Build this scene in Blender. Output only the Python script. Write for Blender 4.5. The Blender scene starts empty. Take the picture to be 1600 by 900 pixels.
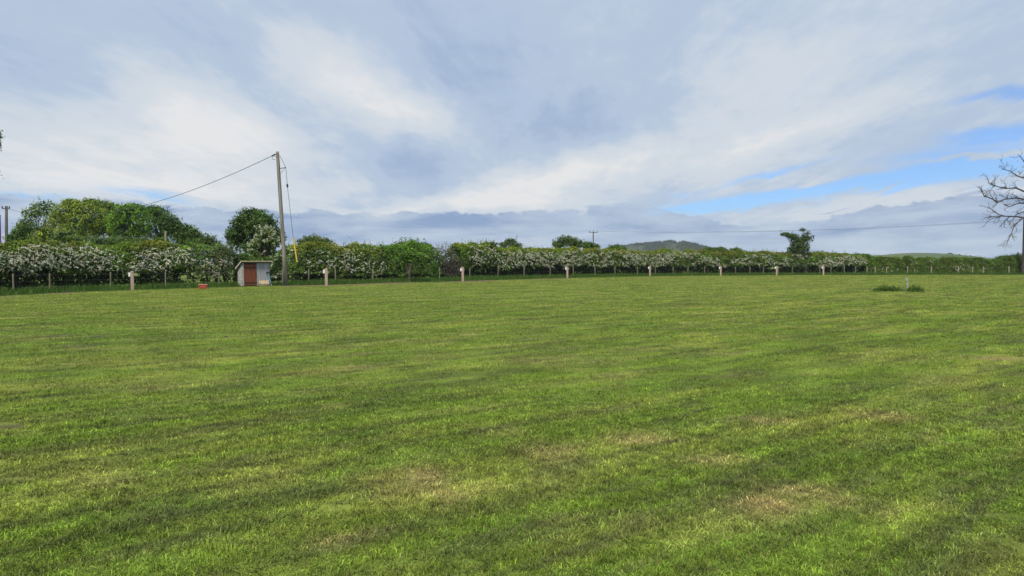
import bpy, math
import numpy as np, time
_t0 = time.time()
R = math.radians
rng = np.random.default_rng(7)
scene = bpy.context.scene
COL = scene.collection
F = 1100.0                       # focal length in photograph pixels (1600 wide)
HZ = 412.0                       # horizon row
CAM_H = 1.6
PITCH = math.atan((450.0 - HZ) / F)

# ------------------------------------------------------------------ geometry of the view
def sstep(a, b, x):
    t = np.clip((np.asarray(x, float) - a) / (b - a), 0, 1)
    return t * t * (3 - 2 * t)

def hash2(ix, iy, seed):
    h = (ix.astype(np.int64) * 374761393 + iy.astype(np.int64) * 668265263 + seed * 974711) & 0xFFFFFFFF
    h = ((h ^ (h >> 13)) * 1274126177) & 0xFFFFFFFF
    h = (h ^ (h >> 16)) & 0xFFFFFFFF
    return h / 4294967295.0

def vnoise(x, y, seed=0):
    x = np.asarray(x, float); y = np.asarray(y, float)
    x, y = np.broadcast_arrays(x, y)
    ix = np.floor(x); iy = np.floor(y)
    fx = x - ix; fy = y - iy
    fx = fx * fx * (3 - 2 * fx); fy = fy * fy * (3 - 2 * fy)
    a = hash2(ix, iy, seed); b = hash2(ix + 1, iy, seed)
    c = hash2(ix, iy + 1, seed); d = hash2(ix + 1, iy + 1, seed)
    return (a * (1 - fx) + b * fx) * (1 - fy) + (c * (1 - fx) + d * fx) * fy

def fbm(x, y, seed=0, n=3):
    t = 0; a = .5; s = 0
    for i in range(n):
        t = t + a * vnoise(np.asarray(x) * 2 ** i, np.asarray(y) * 2 ** i, seed + i * 17); s += a; a *= .5
    return t / s

def gz(x, y):                    # gentle relief of the paddock
    x = np.asarray(x, float); y = np.asarray(y, float)
    return (-0.22 * sstep(-8, -30, x) * sstep(15, 42, y)
            + 0.03 * (vnoise(x / 5, y / 5, 3) - .5) * sstep(900, 60, np.hypot(x, y)))

def ray(px, py):
    ca, sa = math.cos(PITCH), math.sin(PITCH)
    u = (px - 800) / F; v = -(py - 450) / F
    return np.array([u, ca + v * sa, -sa + v * ca])

def ground(px, py):              # pixel -> point on the ground
    r = ray(px, py); z = 0.0
    for _ in range(8):
        t = (z - CAM_H) / r[2]
        p = np.array([0, 0, CAM_H]) + r * t
        z = float(gz(p[0], p[1]))
    return np.array([p[0], p[1], z])

def at(px, py, d):               # pixel at depth Y=d
    r = ray(px, py)
    return np.array([0, 0, CAM_H]) + r * (d / r[1])

def px_of(x, y):
    return 800 + F * x / np.maximum(y, 1e-3)

# ------------------------------------------------------------------ objects and tags
def tag(o, label=None, cat=None, group=None, kind=None):
    if label: o['label'] = label
    if cat: o['category'] = cat
    if group: o['group'] = group
    if kind: o['kind'] = kind
    return o

def empty(name, loc, label, cat, rz=0.0, group=None):
    o = bpy.data.objects.new(name, None); COL.objects.link(o)
    o.location = loc; o.rotation_euler = (0, 0, rz); o.empty_display_size = .3
    return tag(o, label, cat, group)

def mesh_np(name, V, Fc, mat, parent=None, cols=None, smooth=False, link=True):
    """V (n,3), Fc list of equal-length faces as (m,k) array, or list of such arrays."""
    V = np.ascontiguousarray(V, np.float32)
    arrs = Fc if isinstance(Fc, list) else [Fc]
    arrs = [np.asarray(a, np.int32) for a in arrs if len(a)]
    loops = np.concatenate([a.ravel() for a in arrs])
    tot = np.concatenate([np.full(len(a), a.shape[1], np.int32) for a in arrs])
    st = np.concatenate([[0], np.cumsum(tot)[:-1]]).astype(np.int32)
    me = bpy.data.meshes.new(name)
    me.vertices.add(len(V)); me.vertices.foreach_set('co', V.ravel())
    me.loops.add(len(loops)); me.loops.foreach_set('vertex_index', loops)
    me.polygons.add(len(tot)); me.polygons.foreach_set('loop_start', st)
    try: me.polygons.foreach_set('loop_total', tot)
    except Exception: pass
    me.polygons.foreach_set('use_smooth', np.full(len(tot), smooth))
    me.update(calc_edges=True)
    if cols is not None:
        c = np.ones((len(V), 4), np.float32); c[:, :3] = cols
        a = me.color_attributes.new('Col', 'FLOAT_COLOR', 'POINT')
        a.data.foreach_set('color', c.ravel())
    me.materials.append(mat)
    o = bpy.data.objects.new(name, me)
    COL.objects.link(o)
    if parent is not None: o.parent = parent
    return o

class MB:
    """collects boxes, tubes and prisms, then links them as one mesh"""
    def __init__(s): s.v = []; s.q = []; s.t = []; s.n = 0
    def add(s, V, q=(), t=()):
        s.v.append(np.asarray(V, float).reshape(-1, 3))
        if len(q): s.q.append(np.asarray(q) + s.n)
        if len(t): s.t.append(np.asarray(t) + s.n)
        s.n += len(s.v[-1])
    def box(s, lo, hi, bev=0.0):
        x0, y0, z0 = lo; x1, y1, z1 = hi
        if bev <= 0:
            V = [(x0,y0,z0),(x1,y0,z0),(x1,y1,z0),(x0,y1,z0),(x0,y0,z1),(x1,y0,z1),(x1,y1,z1),(x0,y1,z1)]
            s.add(V, [(0,3,2,1),(4,5,6,7),(0,1,5,4),(1,2,6,5),(2,3,7,6),(3,0,4,7)])
        else:
            b = bev
            def ringz(z, i): return [(x0+i,y0+b,z),(x0+b,y0+i,z),(x1-b,y0+i,z),(x1-i,y0+b,z),(x1-i,y1-b,z),(x1-b,y1-i,z),(x0+b,y1-i,z),(x0+i,y1-b,z)]
            V = ringz(z0, 0) + ringz(z1 - b, 0) + [(x+(.5*(x0+x1)-x)/max(1e-6,abs(.5*(x0+x1)-x))*b*.8, y+(.5*(y0+y1)-y)/max(1e-6,abs(.5*(y0+y1)-y))*b*.8, z1) for x, y, _ in ringz(z1, 0)]
            q = []
            for r in range(2):
                for i in range(8): q.append((r*8+i, r*8+(i+1)%8, r*8+8+(i+1)%8, r*8+8+i))
            q += [(16,17,18,19),(16,19,20,23),(20,21,22,23)]
            s.add(V, q)
    def tube(s, P, rad, n=6, cap=True):
        P = np.asarray(P, float); m = len(P)
        rad = np.broadcast_to(np.asarray(rad, float), (m,))
        T = np.gradient(P, axis=0); T /= np.linalg.norm(T, axis=1, keepdims=True) + 1e-9
        up = np.array([0, 0, 1.0]) if abs(T[0, 2]) < .9 else np.array([1.0, 0, 0])
        a = np.linspace(0, 2*np.pi, n, endpoint=False); V = []
        for i in range(m):
            A = np.cross(T[i], up); A /= np.linalg.norm(A) + 1e-9; B = np.cross(T[i], A)
            V.append(P[i] + rad[i] * (np.cos(a)[:, None] * A + np.sin(a)[:, None] * B)); up = np.cross(A, T[i])
        V = np.concatenate(V)
        q = [(i*n+k, i*n+(k+1)%n, (i+1)*n+(k+1)%n, (i+1)*n+k) for i in range(m-1) for k in range(n)]
        t = []
        if cap:
            V = np.vstack([V, P[0], P[-1]])
            t = [(m*n, (k+1)%n, k) for k in range(n)] + [(m*n+1, (m-1)*n+k, (m-1)*n+(k+1)%n) for k in range(n)]
        s.add(V, q, t)
    def build(s, name, mat, parent=None, smooth=False):
        fs = []
        if s.q: fs.append(np.concatenate(s.q))
        if s.t: fs.append(np.concatenate(s.t))
        return mesh_np(name, np.concatenate(s.v), fs, mat, parent, smooth=smooth)

# ------------------------------------------------------------------ materials
def new_mat(name):
    m = bpy.data.materials.new(name); m.use_nodes = True
    nt = m.node_tree
    return m, nt, nt.nodes['Principled BSDF'], nt.nodes['Material Output']

def noise_mat(name, c0, c1, scale=(6, 6, 6), rough=.85, bump=.3, detail=5, contrast=(.35, .65), spec=.25, bdist=.01):
    m, nt, b, out = new_mat(name)
    tc = nt.nodes.new('ShaderNodeTexCoord'); mp = nt.nodes.new('ShaderNodeMapping')
    mp.inputs['Scale'].default_value = scale
    nz = nt.nodes.new('ShaderNodeTexNoise'); nz.inputs['Scale'].default_value = 1; nz.inputs['Detail'].default_value = detail
    cr = nt.nodes.new('ShaderNodeValToRGB')
    cr.color_ramp.elements[0].position, cr.color_ramp.elements[1].position = contrast
    cr.color_ramp.elements[0].color = (*c0, 1); cr.color_ramp.elements[1].color = (*c1, 1)
    bp = nt.nodes.new('ShaderNodeBump'); bp.inputs['Strength'].default_value = bump; bp.inputs['Distance'].default_value = bdist
    L = nt.links.new
    L(tc.outputs['Object'], mp.inputs[0]); L(mp.outputs[0], nz.inputs['Vector']); L(nz.outputs['Fac'], cr.inputs[0])
    L(cr.outputs[0], b.inputs['Base Color']); L(nz.outputs['Fac'], bp.inputs['Height']); L(bp.outputs[0], b.inputs['Normal'])
    b.inputs['Roughness'].default_value = rough; b.inputs['Specular IOR Level'].default_value = spec
    return m

def leaf_mat(name, transl=.35, rough=.55, spec=.3):
    m, nt, b, out = new_mat(name)
    a = nt.nodes.new('ShaderNodeAttribute'); a.attribute_name = 'Col'
    tr = nt.nodes.new('ShaderNodeBsdfTranslucent'); mx = nt.nodes.new('ShaderNodeMixShader')
    hs = nt.nodes.new('ShaderNodeHueSaturation'); hs.inputs['Saturation'].default_value = 1.1; hs.inputs['Value'].default_value = 1.3
    L = nt.links.new
    L(a.outputs['Color'], b.inputs['Base Color']); L(a.outputs['Color'], hs.inputs['Color']); L(hs.outputs[0], tr.inputs['Color'])
    mx.inputs[0].default_value = transl
    L(b.outputs[0], mx.inputs[1]); L(tr.outputs[0], mx.inputs[2]); L(mx.outputs[0], out.inputs['Surface'])
    b.inputs['Roughness'].default_value = rough; b.inputs['Specular IOR Level'].default_value = spec
    return m

M_leaf = leaf_mat('leaf_green')
M_blade = leaf_mat('grass_blade', .3, .6, .25)
M_petal = leaf_mat('hawthorn_blossom', .3, .8, .1)
M_bark = noise_mat('bark', (.035, .028, .02), (.11, .09, .065), (9, 9, 2.5), bump=.6, bdist=.03)
M_bare = noise_mat('bare_bark', (.035, .029, .026), (.105, .088, .08), (8, 8, 2.5), bump=.5, bdist=.03)
M_stem = noise_mat('hedge_stem', (.03, .025, .018), (.08, .065, .045), (9, 9, 3))
M_pole = noise_mat('weathered_pole', (.13, .118, .10), (.29, .268, .24), (14, 14, .6), bump=.5)
M_oldpole = noise_mat('dark_pole', (.06, .05, .045), (.14, .12, .11), (10, 10, .6))
M_postw = noise_mat('fence_post_wood', (.20, .175, .13), (.42, .38, .29), (18, 18, 2))
M_postd = noise_mat('old_fence_post', (.12, .105, .075), (.29, .26, .19), (18, 18, 2))
M_sleeper = noise_mat('sawn_timber', (.29, .205, .16), (.43, .33, .27), (16, 16, 1.4), bump=.4)
M_white = noise_mat('white_plastic', (.70, .70, .69), (.80, .80, .79), (8, 8, 8), rough=.4, bump=.05, spec=.5)
M_black = noise_mat('black_plastic', (.018, .018, .02), (.035, .035, .038), (8, 8, 8), rough=.5, bump=.1, spec=.4)
M_wire = noise_mat('wire', (.05, .05, .055), (.11, .11, .115), (5, 5, 5), rough=.6, bump=.1)
M_galv = noise_mat('galvanised_wire', (.25, .25, .25), (.40, .40, .39), (5, 5, 5), rough=.5, bump=.1, spec=.5)
M_yellow = noise_mat('yellow_guard', (.46, .33, .04), (.58, .42, .06), (3, 3, 3), rough=.5, bump=.1)
M_redpl = noise_mat('red_plastic', (.50, .02, .02), (.66, .05, .045), (6, 6, 6), rough=.45, bump=.1, spec=.4)
M_pinkpl = noise_mat('pink_highlight_plastic', (.55, .18, .15), (.62, .26, .21), (6, 6, 6), rough=.5, bump=.1, spec=.4)  # pink highlights of the red crate, put into the colour of rim and ribs
M_door = noise_mat('red_brown_door_paint', (.15, .045, .022), (.24, .08, .042), (20, 20, 1.2), bump=.4, rough=.75)
M_iron = noise_mat('hinge_iron', (.03, .02, .018), (.07, .04, .03), (9, 9, 9))
M_greyboard = noise_mat('grey_board', (.27, .27, .29), (.44, .44, .46), (22, 22, 1.0), bump=.4)
M_block = noise_mat('concrete_block', (.30, .29, .27), (.46, .45, .42), (4, 4, 6), bump=.4)
M_felt = noise_mat('roof_sheet', (.07, .065, .06), (.17, .16, .14), (4, 4, 4))
M_fascia = noise_mat('mossy_fascia', (.30, .27, .14), (.50, .46, .30), (5, 5, 9))
M_chip = noise_mat('pale_board', (.52, .36, .18), (.70, .53, .32), (10, 10, 10), bump=.2)
M_batten = noise_mat('pale_batten', (.42, .36, .28), (.58, .50, .40), (12, 12, 2))
M_blue = noise_mat('blue_handle', (.10, .24, .38), (.18, .34, .50), (6, 6, 6), rough=.45, spec=.4)
M_purple = noise_mat('purple_paint', (.20, .03, .16), (.32, .07, .24), (3, 3, 3), rough=.5)
M_soil = noise_mat('soil', (.03, .022, .015), (.075, .055, .04), (25, 25, 25), bump=.8, bdist=.02)

# ------------------------------------------------------------------ the field edge, fence line and hedge line
EDGE_PX = [(-260, 486), (-120, 473), (0, 462.5), (100, 458), (207, 453), (310, 450.5), (400, 447.5), (510, 446), (620, 442), (723, 440),
           (800, 437), (886, 434.8), (950, 433.2), (1015, 431.8), (1070, 431.2), (1126, 430.8), (1213, 430.3), (1286, 429.9), (1400, 429.6), (1600, 429.4), (1780, 429.4)]
E = np.array([ground(a, b)[:2] for a, b in EDGE_PX])
# smooth and resample
def resample(P, step):
    d = np.r_[0, np.cumsum(np.linalg.norm(np.diff(P, axis=0), axis=1))]
    s = np.arange(0, d[-1], step)
    return np.c_[np.interp(s, d, P[:, 0]), np.interp(s, d, P[:, 1])]
E = resample(E, .5)
k = np.ones(15) / 15
Es = np.c_[np.convolve(np.pad(E[:, 0], 7, mode='edge'), k, 'valid'), np.convolve(np.pad(E[:, 1], 7, mode='edge'), k, 'valid')]
E = Es[4:-4]
def offset(P, dist):
    T = np.gradient(P, axis=0); T /= np.linalg.norm(T, axis=1, keepdims=True)
    return P + np.c_[-T[:, 1], T[:, 0]] * dist
FENCE = resample(offset(E, 3.3), .25)
HEDGE = resample(offset(E, 5.6), .25)
def tangent(P):
    T = np.gradient(P, axis=0); return T / np.linalg.norm(T, axis=1, keepdims=True)
HT = tangent(HEDGE); HN = np.c_[HT[:, 1], -HT[:, 0]]         # HN points to the camera side
H_PX = px_of(HEDGE[:, 0], HEDGE[:, 1]); F_PX = px_of(FENCE[:, 0], FENCE[:, 1])

def edge_dist(x, y):             # signed distance beyond the mown edge (positive behind it)
    x = np.asarray(x, float); y = np.asarray(y, float)
    P = E[::2]; T = tangent(P); out = np.empty(x.shape); xf, yf = x.ravel(), y.ravel(); o = out.ravel()
    for i in range(0, len(xf), 20000):
        dx = xf[i:i+20000, None] - P[None, :, 0]; dy = yf[i:i+20000, None] - P[None, :, 1]
        j = np.argmin(dx * dx + dy * dy, axis=1); r = np.arange(len(j))
        o[i:i+20000] = -T[j, 1] * dx[r, j] + T[j, 0] * dy[r, j]
    return o.reshape(x.shape)

# ------------------------------------------------------------------ lawn colour: one function for ground and blades
ROW = np.array([.79, .61])
DRY = [(700, 742, 70, 14), (875, 704, 60, 14), (905, 705, 30, 10), (1380, 652, 55, 12), (1240, 775, 75, 18), (1390, 800, 80, 16), (660, 768, 40, 8), (1010, 690, 60, 8),
       (1130, 720, 60, 9), (1210, 660, 70, 9), (1450, 790, 60, 10), (1500, 690, 50, 8), (540, 575, 40, 4), (1540, 640, 60, 8), (560, 850, 60, 14), (1200, 800, 50, 16), (1560, 560, 60, 5)]
SOIL = [(95, 524.5, 24, 2.6), (125, 541, 18, 2.4), (157, 525.5, 17, 2.0), (5, 518, 16, 2), (5, 537, 10, 2), (305, 521, 18, 1.8), (427, 516.2, 15, 1.6), (230, 510, 22, 1.2), (235, 528, 14, 1.3), (517, 505.5, 14, 1.2),
        (200, 652, 45, 3), (20, 668, 50, 5), (15, 745, 40, 7), (1585, 800, 40, 10), (1590, 850, 26, 14), (1575, 845, 20, 6), (505, 790, 20, 5), (1048, 525.5, 6, .8), (1390, 452, 60, 1.4), (1335, 522, 20, 1.2)]
LUSH = [(930, 628, 60, 9), (1300, 622, 60, 9), (1360, 632, 70, 9), (385, 672, 40, 7), (160, 800, 110, 25), (300, 780, 60, 20), (110, 520, 120, 8), (990, 600, 50, 6)]
def pxpy(x, y):
    z = gz(x, y) * 0
    ca, sa = math.cos(PITCH), math.sin(PITCH)
    f = y * ca + CAM_H * sa; u = y * sa - CAM_H * ca
    f = np.maximum(f, .3)
    return 800 + F * x / f, 450 - F * u / f
def spots(x, y, L):
    """soft elliptical patches that lie on the ground at fixed points"""
    m = np.zeros(np.shape(x))
    wx = x + .5 * (fbm(x * 1.3, y * 1.3, 91, 2) - .5); wy = y + .5 * (fbm(x * 1.3, y * 1.3, 97, 2) - .5)
    for px, py, rx, ry in L:
        c = ground(px, py); a = rx / F * c[1]
        b = abs(ground(px, py - ry)[1] - ground(px, py + ry)[1]) / 2
        b = min(b, 1.6 * a)
        m = np.maximum(m, np.exp(-((wx - c[0]) / a) ** 2 - ((wy - c[1]) / b) ** 2))
    return m
C_mid = np.array([.162, .240, .030]); C_yel = np.array([.258, .300, .055]); C_dark = np.array([.088, .140, .026])
C_straw = np.array([.36, .29, .125]); C_clip = np.array([.13, .145, .060]); C_soil = np.array([.085, .065, .045]); C_lush = np.array([.130, .222, .028])
def mix(a, b, t): return a + (b - a) * np.asarray(t)[..., None]
def lawn(x, y):
    s = x * ROW[0] + y * ROW[1]; t = -x * ROW[1] + y * ROW[0]
    t = t + .25 * (fbm(s / 7, t / 7, 41, 2) - .5) * 2
    n1 = fbm(s / 3.4, t / .55, 1, 3); n2 = fbm(x / 1.3, y / 1.3, 5, 3); n3 = fbm(s / 1.3, t / .25, 9, 3)
    big = fbm(x / 14, y / 14, 13, 2)
    c = mix(np.broadcast_to(C_mid, np.shape(x) + (3,)), C_yel, sstep(.42, .72, n1 * .55 + n2 * .45 + .10 * sstep(14, 60, y) + .12 * (big - .5)))
    c = mix(c, C_dark, .6 * sstep(.52, .70, .65 * n3 + .35 * fbm(x / .7, y / .7, 23, 3)))
    c = mix(c, C_lush, .45 * spots(x, y, LUSH) + .25 * sstep(.55, .8, fbm(x / 1.6, y / 1.6, 29, 3)))
    # windrows of dull clippings left between the mower passes
    row = np.abs(((t / 1.45 + .15 * fbm(s / 4, t * 0, 33, 2)) % 1) - .5) * 2
    c = mix(c, C_clip, .5 * sstep(.80, .99, row) * sstep(.52, .68, fbm(s / .9, t / .5, 35, 3)))
    c = mix(c, C_clip * .8, .6 * sstep(.60, .74, fbm(s / .9, t / .16, 45, 3)))
    c = mix(c, C_straw, .68 * spots(x, y, DRY) * sstep(.3, .6, fbm(x * 3, y * 3, 37, 2)) + .26 * sstep(.58, .78, fbm(s / .8, t / .5, 39, 3)))
    c = c * (.54 + .92 * fbm(s / .9, t / .11, 47, 3))[..., None]
    c = c * (.80 + .44 * fbm(s / 13, t / .34, 53, 3))[..., None]              # long fine streaks left by the mower
    c = mix(c, C_clip * .55, .5 * sstep(.60, .72, fbm(s / 4.5, t / .13, 57, 3)))
    so = spots(x, y, SOIL)
    c = mix(c, C_soil, .9 * sstep(.35, .7, so))
    return c, so
def soil_band(px, d, n):
    along = np.interp(px, [-20, 10, 60, 110, 135, 420, 450, 500, 620, 660, 720, 780, 800, 850, 890, 910], [.25, .62, .35, .72, 0, 0, 1, 1, .9, .3, 1, .6, .2, .7, .7, 0])
    return sstep(.34, .62, along * np.exp(-((d + .6) / 1.7) ** 2) + .7 * (n - .5))
def ground_col(x, y):
    c, so = lawn(x, y)
    d = edge_dist(x, y); px = px_of(x, y)
    verge = np.array([.030, .060, .010]); fieldc = np.array([.12, .17, .035])
    n = fbm(x / 1.4, y / 1.4, 51, 3)
    c = mix(c, verge, sstep(-.1, .5, d + 1.2 * (n - .5)))
    # worn brown earth along the mown edge
    thatch = np.array([.045, .066, .014])
    c = mix(c, thatch, .30 + 0 * y)
    c = mix(c, np.array([.155, .11, .07]), .9 * soil_band(px, d, n))
    c = mix(c, fieldc, sstep(6.5, 8, d))
    return c

# ------------------------------------------------------------------ ground: one sheet to the horizon
def axis(lo, hi, step, far):
    core = np.arange(lo, hi, step)
    ext = np.array([1.5, 4, 9, 18, 35, 70, 140, 280, 560, 1100, 1800])
    ext = ext[ext < far]
    return np.r_[lo - ext[::-1], core, hi + ext]
gx = axis(-62, 82, .33, 5000); gy = axis(-6, 112, .33, 5000)
GX, GY = np.meshgrid(gx, gy); x = GX.ravel(); y = GY.ravel()
nx, ny = len(gx), len(gy)
I = (np.arange(ny - 1)[:, None] * nx + np.arange(nx - 1)[None]).ravel()
quads = np.c_[I, I + 1, I + nx + 1, I + nx]
M_ground, nt, b, out = new_mat('paddock_ground')
L = nt.links.new
at_ = nt.nodes.new('ShaderNodeAttribute'); at_.attribute_name = 'Col'
tc = nt.nodes.new('ShaderNodeTexCoord')
def gnoise(scale, det, rot=0.0):
    mp = nt.nodes.new('ShaderNodeMapping'); mp.vector_type = 'POINT'; mp.inputs['Scale'].default_value = scale; mp.inputs['Rotation'].default_value = (0, 0, rot)
    n = nt.nodes.new('ShaderNodeTexNoise'); n.inputs['Scale'].default_value = 1; n.inputs['Detail'].default_value = det; n.inputs['Roughness'].default_value = .65
    L(tc.outputs['Object'], mp.inputs[0]); L(mp.outputs[0], n.inputs['Vector']); return n
na = gnoise((45, 45, 45), 4); nb = gnoise((1.1, 7, 1), 5, -math.atan2(ROW[1], ROW[0])); 
ra = nt.nodes.new('ShaderNodeMapRange'); ra.inputs[1].default_value = .3; ra.inputs[2].default_value = .7; ra.inputs[3].default_value = .55; ra.inputs[4].default_value = 1.35
rb = nt.nodes.new('ShaderNodeMapRange'); rb.inputs[1].default_value = .3; rb.inputs[2].default_value = .7; rb.inputs[3].default_value = .72; rb.inputs[4].default_value = 1.25
L(na.outputs['Fac'], ra.inputs[0]); L(nb.outputs['Fac'], rb.inputs[0])
mu = nt.nodes.new('ShaderNodeMath'); mu.operation = 'MULTIPLY'; L(ra.outputs[0], mu.inputs[0]); L(rb.outputs[0], mu.inputs[1])
vm = nt.nodes.new('ShaderNodeVectorMath'); vm.operation = 'SCALE'; L(at_.outputs['Color'], vm.inputs[0]); L(mu.outputs[0], vm.inputs['Scale'])
L(vm.outputs[0], b.inputs['Base Color']); b.inputs['Roughness'].default_value = 1; b.inputs['Specular IOR Level'].default_value = .1
bp = nt.nodes.new('ShaderNodeBump'); bp.inputs['Strength'].default_value = .6; bp.inputs['Distance'].default_value = .03
L(na.outputs['Fac'], bp.inputs['Height']); L(bp.outputs[0], b.inputs['Normal'])
gcol = ground_col(x, y)
g = mesh_np('ground', np.c_[x, y, gz(x, y)], quads, M_ground, cols=gcol, smooth=True)
tag(g, kind='structure')

# ------------------------------------------------------------------ grass blades
def blades(x, y, L_, w, lean, bent, cols, z0=None):
    n = len(x); z = gz(x, y) if z0 is None else z0
    th = rng.uniform(0, 2*np.pi, n); ph = rng.uniform(0, 2*np.pi, n)
    ld = np.c_[np.cos(th), np.sin(th), np.zeros(n)]; wd = np.c_[np.cos(ph), np.sin(ph), np.zeros(n)] * (w / 2)[:, None]
    B = np.c_[x, y, z - .004]
    tip = B + ld * (L_ * np.sin(lean))[:, None]; tip[:, 2] += L_ * np.cos(lean)
    if bent:
        mid = B + ld * (.5 * L_ * np.sin(lean * .5))[:, None]; mid[:, 2] += .58 * L_ * np.cos(lean * .5)
        V = np.stack([B - wd, B + wd, mid + wd * .8, mid - wd * .8, tip], 1).reshape(-1, 3)
        i = np.arange(n)[:, None] * 5
        T = np.concatenate([i + [0, 1, 2], i + [0, 2, 3], i + [3, 2, 4]])
        return V, T, np.repeat(cols, 5, 0)
    V = np.stack([B - wd, B + wd, tip], 1).reshape(-1, 3)
    return V, np.arange(3 * n).reshape(n, 3), np.repeat(cols, 3, 0)

def sample_lawn(d0, d1, rho0, pw):
    """points in the trapezoid the camera can see, with some margin, density rho0*(3/d)^pw"""
    half = lambda d: .80 * d + 1.5
    dd = np.linspace(d0, d1, 400); wgt = rho0 * (3 / dd) ** pw * 2 * half(dd)
    cum = np.r_[0, np.cumsum((wgt[1:] + wgt[:-1]) / 2 * np.diff(dd))]
    n = int(cum[-1]); y = np.interp(rng.uniform(0, cum[-1], n), cum, dd)
    return rng.uniform(-1, 1, n) * half(y), y
VV, TT, CC, off = [], [], [], 0
def put(V, T, C):
    global off
    VV.append(V); TT.append(T + off); CC.append(C); off += len(V)
def lawn_blades(d0, d1, rho0, pw, bent):
    x, y = sample_lawn(d0, d1, rho0, pw)
    f_ = sstep(6.5, 10, y); kk = rng.uniform(size=len(x)) < (1 - f_ if bent else f_); x, y = x[kk], y[kk]
    keep = np.ones(len(x), bool)
    if d1 > 29:
        far = np.where(y > 25)[0]; ed = edge_dist(x[far], y[far]); sb = soil_band(px_of(x[far], y[far]), ed, fbm(x[far] / 1.4, y[far] / 1.4, 51, 3))
        keep[far] = (ed < .1) & (rng.uniform(size=len(far)) > sb); x, y = x[keep], y[keep]; keep = np.ones(len(x), bool)
    c, so = lawn(x, y)
    tuft = .5 * vnoise(x * 7, y * 7, 61) + .5 * vnoise(x * 19, y * 19, 62)
    keep &= (rng.uniform(size=len(x)) > .95 * sstep(.3, .65, so)) & (rng.uniform(size=len(x)) < .5 + 1.0 * sstep(.2, .6, tuft))
    x, y, c, tuft = x[keep], y[keep], c[keep], tuft[keep]; n = len(x)
    sc = np.maximum(1, y / 3.4) ** .62
    mat = sstep(.38, .62, fbm(x / .35, y / .22, 63, 3))            # flattened, matted patches
    L_ = rng.uniform(.020, .046, n) * (.6 + .9 * tuft) * np.maximum(1, y / 8) ** .25; w = rng.uniform(.003, .0062, n) * sc
    lean = (np.abs(rng.normal(.75, .4, n)) + .55 * mat).clip(.05, 1.5)
    v = rng.lognormal(-.02, .46 if bent else .34, n).clip(.28, 2.3 if bent else 1.7)[:, None] * (.52 + .96 * vnoise(x * 15, y * 15, 64))[:, None]
    c = c * v
    pale = rng.uniform(size=n) < .08
    c[pale] = mix(c[pale], C_straw, np.full(pale.sum(), .55))
    flat = rng.uniform(size=n) < .10                        # cut clippings lying on top
    lean[flat] = rng.uniform(1.2, 1.5, flat.sum()); L_[flat] *= 1.6
    put(*blades(x, y, L_, w, lean, bent, c))
lawn_blades(1.2, 10, 12500, 1.25, True)
lawn_blades(6.5, 30, 12500, 1.25, False)
lawn_blades(30, 99, 14000, 1.465, False)
# a few taller seed stalks and stray stems the mower missed
x, y = sample_lawn(3, 14, 6, 1.2); n = len(x); c, _ = lawn(x, y)
put(*blades(x, y, rng.uniform(.06, .12, n), rng.uniform(.003, .005, n), rng.uniform(.2, 1.3, n), True, mix(c, C_straw, rng.uniform(.1, .8, n))))
V, T, C = np.concatenate(VV), np.concatenate(TT), np.concatenate(CC)
print('lawn blades', len(T), time.time() - _t0)
o = mesh_np('grass', V, T, M_blade, cols=C)
tag(o, 'short mown grass with yellowed patches covering the paddock', 'grass', kind='stuff')

# rough verge of uncut grass along the fence
VV, TT, CC, off = [], [], [], 0
n = 110000
i = rng.integers(0, len(E) - 1, n); f_ = rng.uniform(size=n)[:, None]
T_ = tangent(E); N_ = np.c_[-T_[:, 1], T_[:, 0]]
dist = rng.triangular(.1, 3.2, 7.0, n)
P = E[i] * (1 - f_) + E[i + 1] * f_ + N_[i] * dist[:, None]
x, y = P[:, 0], P[:, 1]
hh = .10 + .34 * sstep(.2, 2.4, dist) * (.5 + fbm(x / .9, y / .9, 71, 3))
keep = rng.uniform(size=n) > 1.0 * soil_band(px_of(x, y), dist, fbm(x / 1.4, y / 1.4, 51, 3))
vc = mix(np.broadcast_to([.045, .105, .014], (n, 3)), np.array([.085, .16, .02]), fbm(x / 1.2, y / 1.2, 73, 3) * rng.uniform(0, 1.4, n).clip(0, 1)) * rng.lognormal(0, .2, n)[:, None]
vc[rng.uniform(size=n) < .03] = (.22, .20, .09)
_s = ground(378.5, 447.2); _a = math.atan2(.70, .715); _lx = (x - _s[0]) * math.cos(_a) + (y - _s[1]) * math.sin(_a); _ly = -(x - _s[0]) * math.sin(_a) + (y - _s[1]) * math.cos(_a)
keep &= ~((_lx > -.15) & (_lx < 2.9) & (_ly > -2.6) & (_ly < 1.0) & (rng.uniform(size=n) < .93))
L_ = hh * rng.uniform(.5, 1.2, n); w = rng.uniform(.018, .04, n); lean = np.abs(rng.normal(.3, .3, n))
put(*blades(x[keep], y[keep], L_[keep], w[keep], lean[keep], False, vc[keep]))
o = mesh_np('verge_grass', np.concatenate(VV), np.concatenate(TT), M_blade, cols=np.concatenate(CC))
tag(o, 'taller dark uncut grass strip along the fence foot', 'grass', kind='stuff')

# ------------------------------------------------------------------ foliage
def leaves(P, Nrm, size, cols, aspect=.6):
    n = len(P)
    Nrm = Nrm / (np.linalg.norm(Nrm, axis=1, keepdims=True) + 1e-9)
    r = rng.normal(size=(n, 3)); A = np.cross(Nrm, r); A /= np.linalg.norm(A, axis=1, keepdims=True) + 1e-9
    Bv = np.cross(Nrm, A); s = np.asarray(size)[:, None] * .5
    fold = Nrm * s * .25
    V = np.stack([P - A * s, P - Bv * s * aspect + fold, P + A * s, P + Bv * s * aspect + fold], 1).reshape(-1, 3)
    return V, np.arange(4 * n).reshape(n, 4), np.repeat(cols, 4, 0)

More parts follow.
